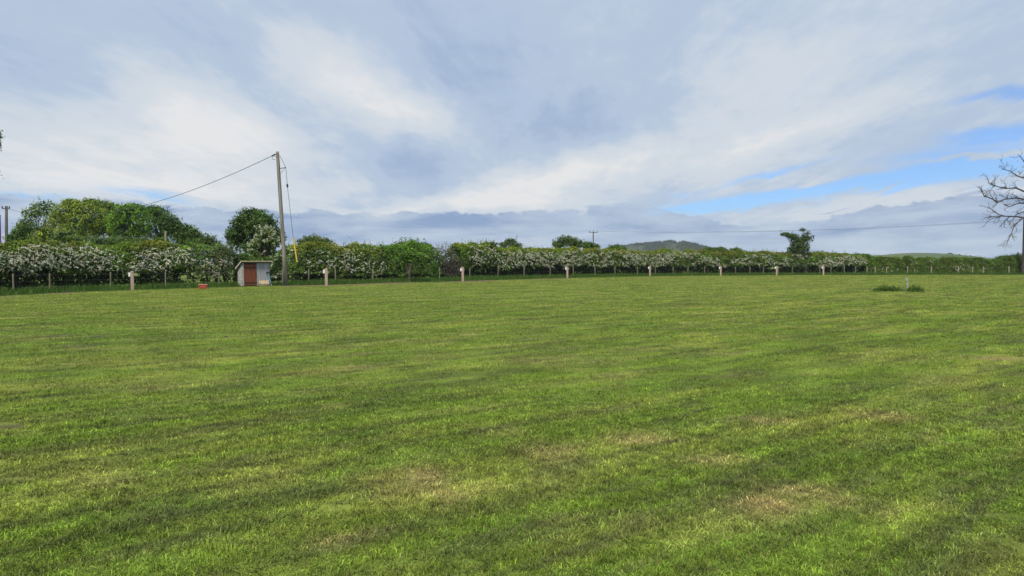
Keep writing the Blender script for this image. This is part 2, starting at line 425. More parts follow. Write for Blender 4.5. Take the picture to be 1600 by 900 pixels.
GREENS = dict(yel=(.175, .205, .022), olive=(.130, .155, .020), mid=(.078, .132, .018), bright=(.090, .18, .018), dark=(.038, .074, .015), grey=(.085, .102, .048), red=(.165, .14, .030), brown=(.115, .095, .068), pine=(.038, .066, .028))
GREENS = {k: tuple(np.array(v) * (1.35 if k != 'dark' else 1.25)) for k, v in GREENS.items()}
def pal(names, n, w=None):
    A = np.array([GREENS[k] for k in names]); i = rng.choice(len(names), n, p=w)
    return A[i]

def hpx(table, px): 
    t = np.array(table, float); return np.interp(px, t[:, 0], t[:, 1])
TOP = [(-260, 374), (-60, 377), (0, 379), (60, 378), (130, 380), (200, 380), (260, 378), (300, 379), (330, 386), (360, 390), (372, 398), (400, 404), (430, 400), (445, 388), (470, 380), (500, 377), (540, 380), (570, 384), (600, 383), (625, 380), (650, 378), (680, 384), (700, 385),
       (712, 383), (740, 380), (765, 383), (800, 385), (850, 386), (880, 388), (930, 388), (965, 389), (1000, 391), (1060, 392), (1100, 393), (1140, 392), (1200, 393), (1240, 394), (1280, 396), (1320, 397), (1345, 399), (1380, 401), (1420, 402), (1480, 403), (1540, 404), (1570, 402), (1600, 401), (1780, 400)]

def branch_path(p, d, length, n, droop=0.0, wob=.25):
    P = [np.array(p, float)]; d = np.array(d, float); d /= np.linalg.norm(d)
    for i in range(n):
        d = d + rng.normal(0, wob, 3) * .5; d[2] -= droop / n; d /= np.linalg.norm(d)
        P.append(P[-1] + d * length / n)
    return np.array(P)

def hedge(label, cat, px0, px1, style, hname='hedge'):
    """one length of hedge between two directions, following the hedge line; > foliage, stems, blossom"""
    sel = np.where((H_PX >= px0) & (H_PX < px1))[0]
    i0, i1 = sel[0], sel[-1]; m = i1 - i0; length = m * .25
    mid = HEDGE[(i0 + i1) // 2]; base = np.array([mid[0], mid[1], float(gz(*mid))])
    root = empty(hname, base, label, cat)
    def frame(ii):
        ii = np.clip(ii, i0, i1); j = ii.astype(int).clip(0, len(HEDGE) - 2); f = (ii - j)[:, None]
        return HEDGE[j] * (1 - f) + HEDGE[j + 1] * f - HN[j] * style.get('shift', 0), HT[j], HN[j]
    def shape(ii):
        c, t, nn = frame(ii)
        px = px_of(c[:, 0], c[:, 1]); s = ii * .25
        top = CAM_H + (HZ - hpx(TOP, px)) * c[:, 1] / F - gz(c[:, 0], c[:, 1])
        top = top * style.get('hs', 1) + .75 * (fbm(s / 1.5, s * 0 + px0, 5, 4) - .5) - .03
        wd = style.get('w', 1.4) * (.8 + .45 * fbm(s / 2.1, s * 0 + 3.3, 8, 2))
        zb = style.get('zb', 1.42) + .8 * (fbm(s / 1.3, s * 0 + 7.7, 12, 3) - .5)
        return c, t, nn, top, wd, zb
    # shell of leaves: front foot -> top -> back
    n = int(length * style.get('dens', 520) * 2.6)
    ii = rng.uniform(i0, i1, n); c, t, nn, top, wd, zb = shape(ii)
    th = rng.uniform(-.35, 2.5, n); lump = fbm(ii * .25 / .55, th * 2.2, 21, 3)
    r = (1 - np.abs(rng.normal(0, .15, n))) * (.66 + .64 * lump)
    off_ = np.cos(th) * wd * r
    zz = np.where(th < 0, zb + np.sin(th) * .3, zb + (top - zb) * np.sin(th).clip(0) * (.55 + .45 * r))
    P = np.c_[c + nn * off_[:, None] + t * rng.normal(0, .1, n)[:, None], zz + gz(c[:, 0], c[:, 1])]
    Nr = np.c_[nn * np.cos(th)[:, None], np.sin(th) + .25] + rng.normal(0, .55, (n, 3))
    base_c = pal(style['pal'], n)
    topness = sstep(.60, .95, np.sin(th).clip(0) * r + .1 * rng.normal(size=n))
    base_c = mix(base_c, np.array(GREENS[style.get('top', 'olive')]), topness * .95)  # sunlit yellow-green of the hedge top put into the leaf colour
    base_c = mix(base_c, np.array(GREENS['red']), (topness * sstep(.5, .7, fbm(ii * .25 / 2, th * 0, 77, 2)) * style.get('redtop', .6)))
    cl_ = fbm(ii * .25 / 1.1, th * 1.5 + 9, 25, 3); base_c = mix(base_c, np.array(GREENS['bright']), .6 * sstep(.58, .68, cl_))
    base_c = base_c * (.6 + .8 * fbm(ii * .25 / .5, th * 3, 26, 2))[:, None] * rng.lognormal(0, .22, n)[:, None]
    sz = rng.uniform(.11, .23, n) * style.get('leaf', 1)
    pv = [leaves(P - base, Nr, sz, base_c)]
    # inner filling, thinner towards the foot
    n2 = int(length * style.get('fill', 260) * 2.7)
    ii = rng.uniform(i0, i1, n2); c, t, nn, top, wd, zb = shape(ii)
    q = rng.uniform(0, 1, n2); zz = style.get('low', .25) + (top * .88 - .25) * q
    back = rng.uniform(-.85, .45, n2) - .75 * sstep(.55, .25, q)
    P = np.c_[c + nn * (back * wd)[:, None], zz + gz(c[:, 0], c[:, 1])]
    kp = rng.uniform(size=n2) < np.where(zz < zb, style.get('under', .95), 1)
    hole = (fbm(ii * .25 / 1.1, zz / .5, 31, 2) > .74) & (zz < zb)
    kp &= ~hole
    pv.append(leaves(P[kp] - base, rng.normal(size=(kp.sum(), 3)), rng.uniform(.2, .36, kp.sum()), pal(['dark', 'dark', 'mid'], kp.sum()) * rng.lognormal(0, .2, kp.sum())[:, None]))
    # shoots standing up from the top
    ns = int(length * style.get('shoots', 5))
    ii = rng.uniform(i0, i1, ns); c, t, nn, top, wd, zb = shape(ii)
    for j in range(ns):
        kk = rng.integers(5, 11); hgt = rng.uniform(.15, .55)
        pz = np.linspace(-.15, hgt, kk); cen = np.r_[c[j] + nn[j] * rng.uniform(-.5, .5), top[j] + float(gz(*c[j]))]
        ln = rng.normal(0, .3, 2)
        P = cen + np.c_[ln[0] * pz, ln[1] * pz, pz] + rng.normal(0, .04, (kk, 3))
        pv.append(leaves(P - base, rng.normal(size=(kk, 3)) + [0, 0, .6], rng.uniform(.08, .14, kk), pal([style.get('top', 'olive'), 'mid'], kk)))
    V, T, C, o_ = [], [], [], 0
    for a, b_, c_ in pv: V.append(a); T.append(b_ + o_); C.append(c_); o_ += len(a)
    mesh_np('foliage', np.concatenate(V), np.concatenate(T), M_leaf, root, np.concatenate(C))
    # stems
    mb = MB(); ns = int(length * style.get('stems', 2.6)) + 1
    ii = rng.uniform(i0, i1, ns); c, t, nn, top, wd, zb = shape(ii)
    for j in range(ns):
        p = np.r_[c[j] + nn[j] * rng.uniform(-.35, .55), float(gz(*c[j])) - .1] - base
        hh_ = top[j] * rng.uniform(.6, .9); P = branch_path(p, (rng.normal(0, .18), rng.normal(0, .18), 1), hh_, 5)
        r0 = rng.uniform(.022, .06); mb.tube(P, np.linspace(r0, r0 * .35, len(P)), 5, False)
        for _ in range(style.get('twigs', 2)):
            q = P[rng.integers(1, 4)]; P2 = branch_path(q, rng.normal(0, 1, 3) * [1, 1, .4] + [0, 0, .5], rng.uniform(.5, 1.2), 4, .3)
            mb.tube(P2, np.linspace(r0 * .45, .008, 5), 4, False)
    mb.build('stems', style.get('stem_mat', M_stem), root)
    # drooping sprays of blossom on the camera side
    bl = style.get('blossom', 0)
    if bl:
        ns = int(length * bl); ii = rng.uniform(i0, i1, ns); c, t, nn, top, wd, zb = shape(ii)
        q = rng.beta(1.25, 1.35, ns); cl = fbm(ii * .25 / 1.7, q * 2.2, 43, 3)
        kp = rng.uniform(size=ns) < sstep(style.get('bth', .36), style.get('bth', .36) + .2, cl)
        Vs, Ts, Cs, o_ = [], [], [], 0
        for j in np.where(kp)[0]:
            zz = zb[j] - .12 + (top[j] - zb[j]) * .92 * q[j]
            outw = wd[j] * (.72 + .34 * math.sqrt(max(0, 1 - q[j] ** 2)))
            st = np.r_[c[j] + nn[j] * (outw - .12), zz + float(gz(*c[j]))]
            L_ = rng.uniform(.25, .75); kk = int(L_ * 24) + 4
            dirn = np.r_[nn[j] * rng.uniform(.2, .8) + t[j] * rng.normal(0, 1.1), rng.uniform(-.05, .35)]
            path = branch_path(st, dirn, L_, 6, rng.uniform(.5, 1.5), .15)
            f = rng.uniform(0, 6, kk); a = f.astype(int).clip(0, 5); P = path[a] + (path[a + 1] - path[a]) * (f - a)[:, None] + rng.normal(0, .028, (kk, 3)) + [0, 0, .03]
            tint = np.array(style.get('btint', (.66, .66, .55))) * rng.uniform(.72, 1.08)
            if rng.uniform() < .12: tint = tint * np.array([1, .86, .80])
            cc = np.broadcast_to(tint, (kk, 3)) * rng.lognormal(0, .12, kk)[:, None]
            gr = rng.uniform(size=kk) < .22; cc = np.where(gr[:, None], np.array(GREENS['mid']), cc)
            V, T, C = leaves(P - base, rng.normal(0, .6, (kk, 3)) + np.r_[nn[j] * .5, .7], rng.uniform(.05, .115, kk), cc.clip(0, .8), .8)
            Vs.append(V); Ts.append(T + o_); Cs.append(C); o_ += len(V)
        if Vs: mesh_np('blossom', np.concatenate(Vs), np.concatenate(Ts), M_petal, root, np.concatenate(Cs))
    return root

MAY = dict(pal=['mid', 'mid', 'dark', 'olive', 'dark'], blossom=34, top='olive')
hedge('thick hawthorn hedge heavy with white blossom left of the shed and red crate', 'hedge', -230, 296, dict(MAY, blossom=40, bth=.30, redtop=.4))
hedge('thin straggly hedge length with pinkish blossom just left of the shed', 'hedge', 296, 366, dict(pal=['mid', 'dark', 'grey', 'brown'], blossom=16, btint=(.62, .54, .48), dens=260, fill=150, under=.45, twigs=4, stems=3.6, bth=.42, zb=.9, top='grey', redtop=0))
hedge('dark ivy-green hedge length behind the shed and tall utility pole', 'hedge', 366, 452, dict(pal=['dark', 'mid', 'dark'], blossom=7, dens=480, zb=.6, fill=330, under=.95, w=1.0, top='mid', redtop=0, shift=1.5))
hedge('hawthorn hedge length with scattered blossom right of the yellow stay guard', 'hedge', 452, 590, dict(MAY, blossom=20, bth=.36, top='yel', redtop=.5, zb=.8))
hedge('plain green leafy hedge length without blossom left of the brown bush', 'hedge', 590, 676, dict(pal=['bright', 'mid', 'dark', 'mid'], blossom=0, zb=.7, top='bright', redtop=0, under=.8, fill=240))
hedge('leafless greyish brown bush of upright twigs in the hedge', 'bush', 676, 707, dict(pal=['brown', 'brown', 'grey'], dens=130, fill=60, stems=22, twigs=8, zb=.6, top='brown', redtop=0, leaf=.75, stem_mat=M_bare, shoots=9, under=.6), 'bush')
hedge('long hawthorn hedge with creamy blossom between brown bush and power pole', 'hedge', 707, 925, dict(MAY, blossom=30, bth=.33, top='yel', redtop=.45))
hedge('hawthorn hedge length with dense blossom in front of the wooded hill', 'hedge', 925, 1092, dict(MAY, blossom=34, bth=.32, top='yel', redtop=.4))
hedge('hawthorn hedge length with patchy blossom left of dark wind-bent tree', 'hedge', 1092, 1236, dict(MAY, blossom=28, bth=.36, top='olive', redtop=.45))
hedge('short hawthorn hedge length with pale blossom right of dark wind-bent tree', 'hedge', 1236, 1345, dict(MAY, blossom=34, bth=.32, redtop=.4))
hedge('low dark green hedge with little blossom across the right of the field', 'hedge', 1345, 1740, dict(pal=['dark', 'mid', 'mid', 'olive'], blossom=5, bth=.45, zb=.45, w=1.0, hs=1.02, dens=460, under=.95, fill=300, top='mid', redtop=.2, btint=(.55, .55, .45)))

# ------------------------------------------------------------------ trees and shrubs made from pixel-placed lobes at a real depth
GL = 'trees behind the hedge at left'
def tree(name, label, cat, base_px, d, lobes, palette, dens=26, leaf=.18, gap=.0, group=None, trunk_r=.22, limb=True, blossom=0, bark=None, shoots=0, base_h=None, lumps=.75):
    """lobes: (px, py, rx, ry) ellipses of the crown seen from the camera, each given depth equal to its width"""
    bx = (base_px - 800) / F * d; base = np.array([bx, d, float(gz(bx, d))])
    root = empty(name, base, label, cat, group=group)
    Vs, Ts, Cs, o_ = [], [], [], 0; mb = MB(); S = d / F
    tops = []
    def push(P, Nr, sz, cc):
        nonlocal o_
        V, T, C = leaves(P, Nr, sz, cc); Vs.append(V); Ts.append(T + o_); Cs.append(C); o_ += len(V)
    bpos = []
    for lb in lobes:
        px, py, rx, ry = lb[:4]; w = lb[4] if len(lb) > 4 else 1.0
        c = at(px, py, d + rng.normal(0, .25) * rx * S) - base; R3 = np.array([rx * S, rx * S * .95, ry * S]); tops.append((c, R3))
        area = 4 * math.pi * ((R3[0] * R3[1]) ** 1.6 / 3 + 2 * (R3[0] * R3[2]) ** 1.6 / 3) ** (1 / 1.6)
        crad = np.clip(.26 * R3.mean(), .22, .95) * lumps
        nc = max(6, int(area / (crad ** 2 * 1.9) * w))
        U = rng.normal(size=(nc, 3)); U /= np.linalg.norm(U, axis=1, keepdims=True)
        cen = c + U * R3 * rng.uniform(.62, 1.10, nc)[:, None]
        tone = rng.lognormal(0, .32, nc) * (1.35 if group == GL else 1.1)
        ck = pal(palette, nc)
        for j in range(nc):
            if rng.uniform() < gap: continue
            k_ = max(4, int(dens * crad ** 2 / (leaf / .24) ** 2 * 2.2 * rng.uniform(.6, 1.3)))
            dv = rng.normal(size=(k_, 3)); dv /= np.linalg.norm(dv, axis=1, keepdims=True)
            P = cen[j] + dv * crad * (rng.uniform(.2, 1, k_) ** .5)[:, None] * [1.1, 1.1, .75]
            cc = (ck[j] * .65 + pal(palette, k_) * .35) * tone[j] * rng.lognormal(0, .18, k_)[:, None]
            push(P, dv * .7 + U[j] * .6 + [0, 0, .45] + rng.normal(0, .45, (k_, 3)), rng.uniform(.6, 1.25, k_) * leaf, cc)
            if blossom and rng.uniform() < blossom: bpos.append((cen[j], U[j], crad))
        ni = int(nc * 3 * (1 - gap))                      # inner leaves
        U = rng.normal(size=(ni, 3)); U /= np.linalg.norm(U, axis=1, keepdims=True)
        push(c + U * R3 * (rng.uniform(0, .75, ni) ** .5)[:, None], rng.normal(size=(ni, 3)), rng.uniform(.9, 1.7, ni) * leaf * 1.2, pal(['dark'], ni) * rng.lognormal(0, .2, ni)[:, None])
        for _ in range(int(shoots * rx * .45)):                   # leafy twigs breaking the outline
            u = rng.normal(size=3); u[2] = abs(u[2]) + .3; u /= np.linalg.norm(u)
            P = branch_path(c + u * R3 * .85, u + [0, 0, .5], rng.uniform(.35, .7), 4); mb.tube(P, np.linspace(.014, .004, 5), 4, False)
            kk = 18; f = rng.uniform(1, 4, kk); a = f.astype(int).clip(0, 3)
            push(P[a] + rng.normal(0, .09, (kk, 3)), rng.normal(size=(kk, 3)), rng.uniform(.5, .9, kk) * leaf, pal(palette, kk))
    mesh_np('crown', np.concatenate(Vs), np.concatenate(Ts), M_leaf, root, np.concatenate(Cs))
    # trunk with limbs running to every lobe
    zc = np.mean([c[2] for c, _ in tops]) if base_h is None else base_h
    P = branch_path((0, 0, -.15), (rng.normal(0, .06), rng.normal(0, .06), 1), max(.6, zc * .75), 6, 0, .12)
    mb.tube(P, np.linspace(trunk_r * 1.2, trunk_r * .6, len(P)), 8, False)
    for c, R3 in tops:
        for _ in range(2):
            tgt = c + rng.normal(0, .35, 3) * R3; a = P[rng.integers(2, len(P))]; m_ = (a + tgt) / 2 + rng.normal(0, .08, 3) * R3 + [0, 0, .1 * np.linalg.norm(tgt - a)]
            mb.tube([a, m_, tgt], [trunk_r * .45, trunk_r * .28, trunk_r * .08], 5, False)
    mb.build('trunk', bark or M_bark, root, True)
    if bpos:
        Vs, Ts, Cs, o_ = [], [], [], 0
        for c, u, cr in bpos:
            kk = 22; path = branch_path(c, u + [0, 0, .6], cr * 2.2, 5, .6, .2); f = rng.uniform(0, 5, kk); a = f.astype(int).clip(0, 4)
            push(path[a] + (path[a + 1] - path[a]) * (f - a)[:, None] + rng.normal(0, .045, (kk, 3)), rng.normal(size=(kk, 3)) + [0, -.5, .6], rng.uniform(.05, .12, kk), np.array([.58, .60, .48]) * rng.uniform(.7, 1.15, kk)[:, None])
        mesh_np('blossom', np.concatenate(Vs), np.concatenate(Ts), M_petal, root, np.concatenate(Cs))
    return root

tree('deciduous_tree', 'thin pale green tree with sky showing through, leftmost of the group behind the hedge', 'tree', 62, 84,
     [(70, 325, 20, 14), (50, 335, 17, 15), (38, 352, 14, 12), (84, 340, 18, 20), (60, 358, 24, 14), (30, 364, 12, 9)], ['mid', 'olive', 'bright', 'grey'], dens=15, leaf=.17, gap=.38, group=GL, shoots=.35, trunk_r=.28)
tree('deciduous_tree', 'broad rounded olive green tree second from left behind the hedge', 'tree', 125, 80,
     [(112, 330, 26, 18), (135, 338, 28, 22), (98, 348, 22, 20), (150, 354, 22, 18), (120, 364, 32, 18), (112, 318, 15, 8)], ['yel', 'olive', 'mid', 'olive'], group=GL, trunk_r=.35, shoots=.12)
tree('deciduous_tree', 'green tree rising behind between the olive and bright green crowns', 'tree', 165, 88,
     [(160, 324, 20, 13), (143, 318, 16, 9), (178, 330, 18, 14), (168, 350, 24, 22)], ['mid', 'olive', 'mid'], group=GL, trunk_r=.3, shoots=.2)
tree('deciduous_tree', 'bright green dense tree in the middle of the left group', 'tree', 205, 79,
     [(203, 335, 28, 16), (188, 346, 20, 16), (220, 350, 20, 18), (204, 364, 30, 17), (208, 325, 20, 8)], ['bright', 'mid', 'bright', 'mid'], group=GL, trunk_r=.33, shoots=.1)
tree('deciduous_tree', 'dark green tree on the right shoulder of the left group', 'tree', 255, 82,
     [(248, 336, 20, 15), (264, 348, 20, 16), (236, 330, 16, 9), (252, 364, 26, 17), (275, 358, 16, 14)], ['dark', 'mid', 'dark'], group=GL, trunk_r=.33, shoots=.12)
tree('deciduous_tree', 'small dark tree sloping down at the right end of the group', 'tree', 295, 82,
     [(291, 362, 17, 13), (304, 368, 12, 11), (284, 372, 16, 12), (300, 378, 17, 10)], ['dark', 'mid', 'dark'], group=GL, trunk_r=.22, shoots=.1)
tree('sycamore_tree', 'rounded dark green sycamore standing alone behind the shed', 'tree', 397, 76,
     [(396, 338, 24, 13), (380, 350, 20, 15), (412, 350, 22, 16), (396, 364, 34, 18), (368, 370, 16, 14), (428, 370, 18, 16), (398, 384, 36, 14)], ['dark', 'mid', 'dark'], trunk_r=.35, leaf=.26, shoots=.15)
tree('hawthorn_tree', 'upright hawthorn with sparse white blossom between shed roof and utility pole', 'tree', 416, 62,
     [(412, 372, 14, 14), (424, 378, 11, 14), (402, 385, 13, 12), (416, 394, 18, 12), (408, 362, 8, 8), (421, 362, 7, 8)], ['grey', 'mid', 'olive'], dens=14, gap=.25, leaf=.17, trunk_r=.13, blossom=.3, shoots=.5)
# shrubs standing in or behind the hedge
SH = [
 (38, 370, 70, [(36, 362, 16, 12), (24, 372, 14, 9), (50, 374, 16, 9)], ['dark', 'mid'], 'dark low shrub beside the left utility pole', .0),
 (72, 372, 66, [(72, 368, 15, 11), (62, 376, 14, 8)], ['yel', 'olive'], 'yellow green shrub under the thin pale tree', .1),
 (108, 372, 62, [(106, 368, 18, 9), (92, 374, 12, 8), (122, 375, 13, 7)], ['bright', 'mid', 'grey'], 'bright green shrub below the broad olive tree', .05),
 (180, 378, 74, [(160, 378, 20, 8), (190, 378, 24, 8), (220, 379, 18, 8), (250, 379, 18, 8)], ['dark', 'mid'], 'long dark shrub mass under the middle left trees', .0),
 (324, 380, 62, [(322, 376, 13, 11), (312, 384, 10, 9), (335, 384, 12, 12)], ['dark', 'grey', 'mid'], 'grey green shrub left of the sycamore', .1),
 (352, 392, 58, [(348, 392, 11, 14), (360, 396, 9, 11), (340, 400, 10, 12)], ['brown', 'grey', 'mid'], 'twiggy brownish shrub beside the shed roof', .35),
 (492, 380, 66, [(490, 376, 20, 8), (508, 378, 12, 6), (474, 380, 12, 7)], ['grey', 'brown', 'mid'], 'greyish twiggy shrub top behind hedge right of the yellow guard', .15),
 (636, 386, 70, [(634, 384, 20, 9), (655, 386, 15, 8), (618, 388, 12, 7), (668, 388, 9, 9)], ['brown', 'grey', 'mid'], 'brownish shrub rising behind the plain green hedge', .15),
 (640, 398, 61, [(642, 398, 15, 9), (632, 402, 11, 7), (655, 403, 10, 7)], ['bright', 'bright', 'mid'], 'round bright green bush at the hedge front beside brown bush', .0),
 (768, 384, 76, [(758, 384, 10, 5), (770, 383, 8, 6)], ['mid', 'olive'], 'small green shrub top peeping above the blossoming hedge', .1),
 (797, 380, 84, [(797, 379, 12, 8), (786, 383, 8, 5), (808, 384, 9, 6)], ['grey', 'mid', 'brown'], 'feathery grey green shrub above the long blossoming hedge', .2),
 (887, 380, 92, [(886, 377, 18, 9), (872, 382, 11, 7), (900, 381, 13, 8)], ['dark', 'mid', 'grey'], 'dark rounded shrub left of the far power pole', .05),
 (916, 382, 96, [(918, 383, 12, 6), (930, 385, 8, 4)], ['dark', 'mid'], 'low dark shrub at the foot of the far power pole', .05),
 (962, 388, 96, [(962, 388, 12, 6), (972, 391, 10, 5)], ['bright', 'mid', 'dark'], 'green bush standing above the hedge below the hill left slope', .05),
 (1120, 390, 120, [(1112, 390, 14, 4), (1126, 390, 10, 4)], ['dark', 'mid'], 'dark flat topped shrub right of the wooded hill', .0),
 (1150, 392, 108, [(1150, 392, 11, 5), (1160, 396, 10, 5)], ['dark', 'mid'], 'small dark shrub left of the wind-bent tree', .0),
 (1290, 397, 130, [(1280, 397, 18, 3.4), (1298, 398, 12, 3)], ['dark', 'olive'], 'dark strip of shrub behind hedge right of wind-bent tree', .0),
 (1345, 401, 118, [(1338, 400, 10, 4), (1352, 401, 10, 4)], ['dark', 'mid'], 'dark shrub where the blossoming hedge ends at right', .0),
 (1584, 404, 110, [(1570, 404, 14, 5), (1592, 403, 18, 6)], ['dark', 'mid'], 'dark shrub at the foot of the bare tree', .05),
]
for px, py, d, lb, pl_, lab, gp in SH:
    big = 1 if d < 90 else 1.2
    tree('shrub', lab, 'shrub', px, d, lb, pl_, dens=30, leaf=.18 * big, gap=gp, trunk_r=.09, shoots=.3, lumps=1.0)

# the wind-bent dark tree in the hedge
tree('hawthorn_tree', 'dark wind-bent tree leaning left and standing out of the hedge', 'tree', 1247, 103,
     [(1249, 402, 15, 14), (1244, 388, 12, 12), (1256, 386, 11, 12), (1246, 376, 11, 8), (1237, 369, 10, 4.2), (1227, 366, 8, 3.4), (1258, 372, 8, 7, .7), (1268, 372, 5, 6, .35), (1254, 359, 6, 3, .4), (1262, 364, 5, 4, .35), (1236, 390, 7, 6, .7), (1248, 414, 18, 10)],
     ['dark', 'pine', 'grey', 'mid'], dens=20, leaf=.17, gap=.30, trunk_r=.26, shoots=.35, base_h=4.0)

# leafy tree just outside the left edge: only the tips of its branches reach into the view
tree('ash_tree', 'leafy tree at the left edge with only its branch tips showing', 'tree', -78, 52,
     [(-50, 215, 42, 34), (-70, 260, 50, 36), (-90, 190, 50, 40), (-45, 272, 40, 16), (-110, 300, 46, 40), (-10, 222, 10, 15, .8), (-9, 208, 10, 8, .8)], ['dark', 'mid', 'grey'], dens=16, leaf=.2, gap=.25, trunk_r=.3, shoots=.3)

# ------------------------------------------------------------------ the bare tree at the right edge
def bare_tree():
    d = 104.0; bx = (1601 - 800) / F * d; base = np.array([bx, d, float(gz(bx, d))])
    root = empty('bare_tree', base, 'tall almost leafless tree with spreading branches at the right edge', 'tree')
    def W(px, py, dd=0): return at(px, py, d + dd) - base
    tk = MB(); br = MB(); tips = []
    tr = np.array([[0, 0, -.2], W(1603, 400), W(1603.2, 370), W(1603.5, 345), W(1607, 315), W(1608, 285), W(1609, 255), W(1611, 225), W(1607, 195), W(1612, 165)])
    tk.tube(tr, [.54, .47, .42, .38, .34, .30, .24, .18, .11, .04], 9, False); tk.build('trunk', M_bare, root, True)
    def grow(p, dirn, length, r, depth):
        n = 5; P = branch_path(p, dirn, length, n, .12, .42); br.tube(P, np.linspace(r, r * .45, n + 1), 5 if depth < 2 else 4, False)
        if depth >= 3: tips.append(P[-1]); return
        for _ in range(4 if depth < 2 else 3):
            i = rng.integers(1, n + 1); dv = P[i] - P[i - 1]; dv /= np.linalg.norm(dv)
            grow(P[i], dv + rng.normal(0, .62, 3) + [0, 0, .22], length * rng.uniform(.35, .6), r * .5, depth + 1)
    limbs = [[(1602, 278), (1590, 276), (1578, 268), (1566, 264)], [(1602, 300), (1586, 294), (1570, 296), (1556, 290), (1545, 286)], [(1602, 312), (1588, 310), (1572, 311), (1560, 316), (1548, 310), (1538, 306), (1532, 300)],
             [(1602, 318), (1590, 318), (1578, 322), (1566, 320)], [(1602, 338), (1592, 344), (1584, 354), (1578, 366), (1577, 374)], [(1608, 268), (1600, 254), (1595, 244)], [(1603, 330), (1592, 334), (1582, 345)]]
    for li, pts in enumerate(limbs):
        dz = rng.uniform(-1.5, 1.5); P = np.array([W(a, b_, dz * k_) for k_, (a, b_) in enumerate(pts)])
        P[1:] += rng.normal(0, .12, P[1:].shape)
        r0 = .13 if li in (1, 2) else .09
        br.tube(P, np.linspace(r0, .04, len(P)), 6, False); L_ = np.linalg.norm(P[-1] - P[0])
        for i in range(1, len(P)):
            dv = P[i] - P[i - 1]; dv /= np.linalg.norm(dv)
            for _ in range(3): grow(P[i] - dv * rng.uniform(0, .6), dv + rng.normal(0, .6, 3) + ([0, 0, .25] if li not in (4, 7) else [0, 0, -.5]), rng.uniform(.8, 1.55), r0 * .36, 2 if rng.uniform() < .35 else 1)
    for a in np.linspace(0, 2*np.pi, 9):                    # the rest of the crown, away from the view
        h = rng.uniform(8, 17); p = np.array([np.interp(h, tr[:, 2], tr[:, 0]), np.interp(h, tr[:, 2], tr[:, 1]), h])
        dv = np.array([abs(math.cos(a)) * .9, math.sin(a), .45])
        grow(p, dv, rng.uniform(3.2, 5.2) * (1.3 - h / 22), .15, 0)
    br.build('branches', M_bare, root)
    T = np.array(tips); kk = rng.integers(0, len(T), 500); P = T[kk] + rng.normal(0, .18, (500, 3))
    V, Fc, C = leaves(P, rng.normal(size=(500, 3)), rng.uniform(.08, .2, 500), pal(['olive', 'grey', 'mid'], 500)); mesh_np('leaves', V, Fc, M_leaf, root, C)
bare_tree()

# ------------------------------------------------------------------ far hills
def hill(name, prof, d, depth, mat, rough, seed):
    pr = np.array(prof, float); xs = np.linspace(pr[0, 0], pr[-1, 0], 140); S = d / F
    ys = np.linspace(-1, 1, 41)
    X, Y = np.meshgrid(xs, ys); top = np.maximum(0, (HZ - np.interp(X, pr[:, 0], pr[:, 1])) * S + CAM_H)
    Z = top * np.cos(Y * np.pi / 2) ** 1.2 * (1 + rough * (fbm(X / 9, Y * 6, seed, 3) - .5) * (np.abs(Y) > .05)) - 1.2
    wx = (X - 800) / F * d; V = np.c_[wx.ravel(), (d + Y * depth).ravel(), Z.ravel()]
    nx = len(xs); I = (np.arange(len(ys) - 1)[:, None] * nx + np.arange(nx - 1)[None]).ravel()
    o = mesh_np(name, V, np.c_[I, I + 1, I + nx + 1, I + nx], mat, smooth=True); tag(o, kind='structure'); return V.reshape(len(ys), nx, 3)
M_hillw = noise_mat('heath_hill', (.024, .038, .024), (.044, .060, .032), (.02, .02, .05), bump=0)
M_hillg = noise_mat('pasture_hill', (.052, .085, .026), (.085, .115, .04), (.015, .015, .05), bump=0)
HP = [(900, 409), (930, 394), (955, 386.5), (985, 383.5), (1010, 381.5), (1035, 380), (1055, 379.5), (1075, 382), (1092, 385), (1108, 391), (1130, 398), (1170, 409)]
HV = hill('hill', HP, 1400, 240, M_hillw, .25, 5)
hill('hill', [(1300, 410), (1345, 402), (1375, 397.5), (1400, 395), (1425, 393.5), (1450, 394), (1475, 396.5), (1505, 400.5), (1530, 404), (1580, 411)], 800, 150, M_hillg, .1, 9)
# conifers on the wooded hill
Vs, Ts, Cs, o_ = [], [], [], 0
for _ in range(2600):
    j = rng.integers(6, 26); i = int(np.interp(rng.uniform(), [0, .12, .9, 1], [22, 45, 98, 112])); p = HV[j, i]
    if fbm(i / 14, j / 5, 66, 2) < .40 and rng.uniform() < .85: continue
    h = rng.uniform(3.0, 7.5) * (.8 + .2 * math.exp(-((i - 78) / 20) ** 2)); r = h * rng.uniform(.26, .4); a = rng.uniform(0, 6.28) + np.arange(5) * 2*np.pi/5
    p = p + [rng.uniform(-2.4, 2.4), rng.uniform(-6, 6), 0]
    V = np.vstack([np.c_[p[0] + r * np.cos(a), p[1] + r * np.sin(a), np.full(5, p[2] - 1)], np.c_[p[0] + r * .62 * np.cos(a + .3), p[1] + r * .62 * np.sin(a + .3), np.full(5, p[2] + h * .55)], [p[0], p[1], p[2] + h]])
    k5 = np.arange(5)
    Vs.append(V); Ts += [np.c_[k5, (k5 + 1) % 5, (k5 + 1) % 5 + 5] + o_, np.c_[k5, (k5 + 1) % 5 + 5, k5 + 5] + o_, np.c_[k5 + 5, (k5 + 1) % 5 + 5, np.full(5, 10)] + o_]
    Cs.append(np.broadcast_to(np.array([.026, .042, .020]) * rng.uniform(.7, 1.4), (11, 3))); o_ += 11
o = mesh_np('woods', np.concatenate(Vs), np.concatenate(Ts), M_leaf, cols=np.concatenate(Cs)); tag(o, 'dark conifer wood covering the far hill', 'woods', kind='stuff')
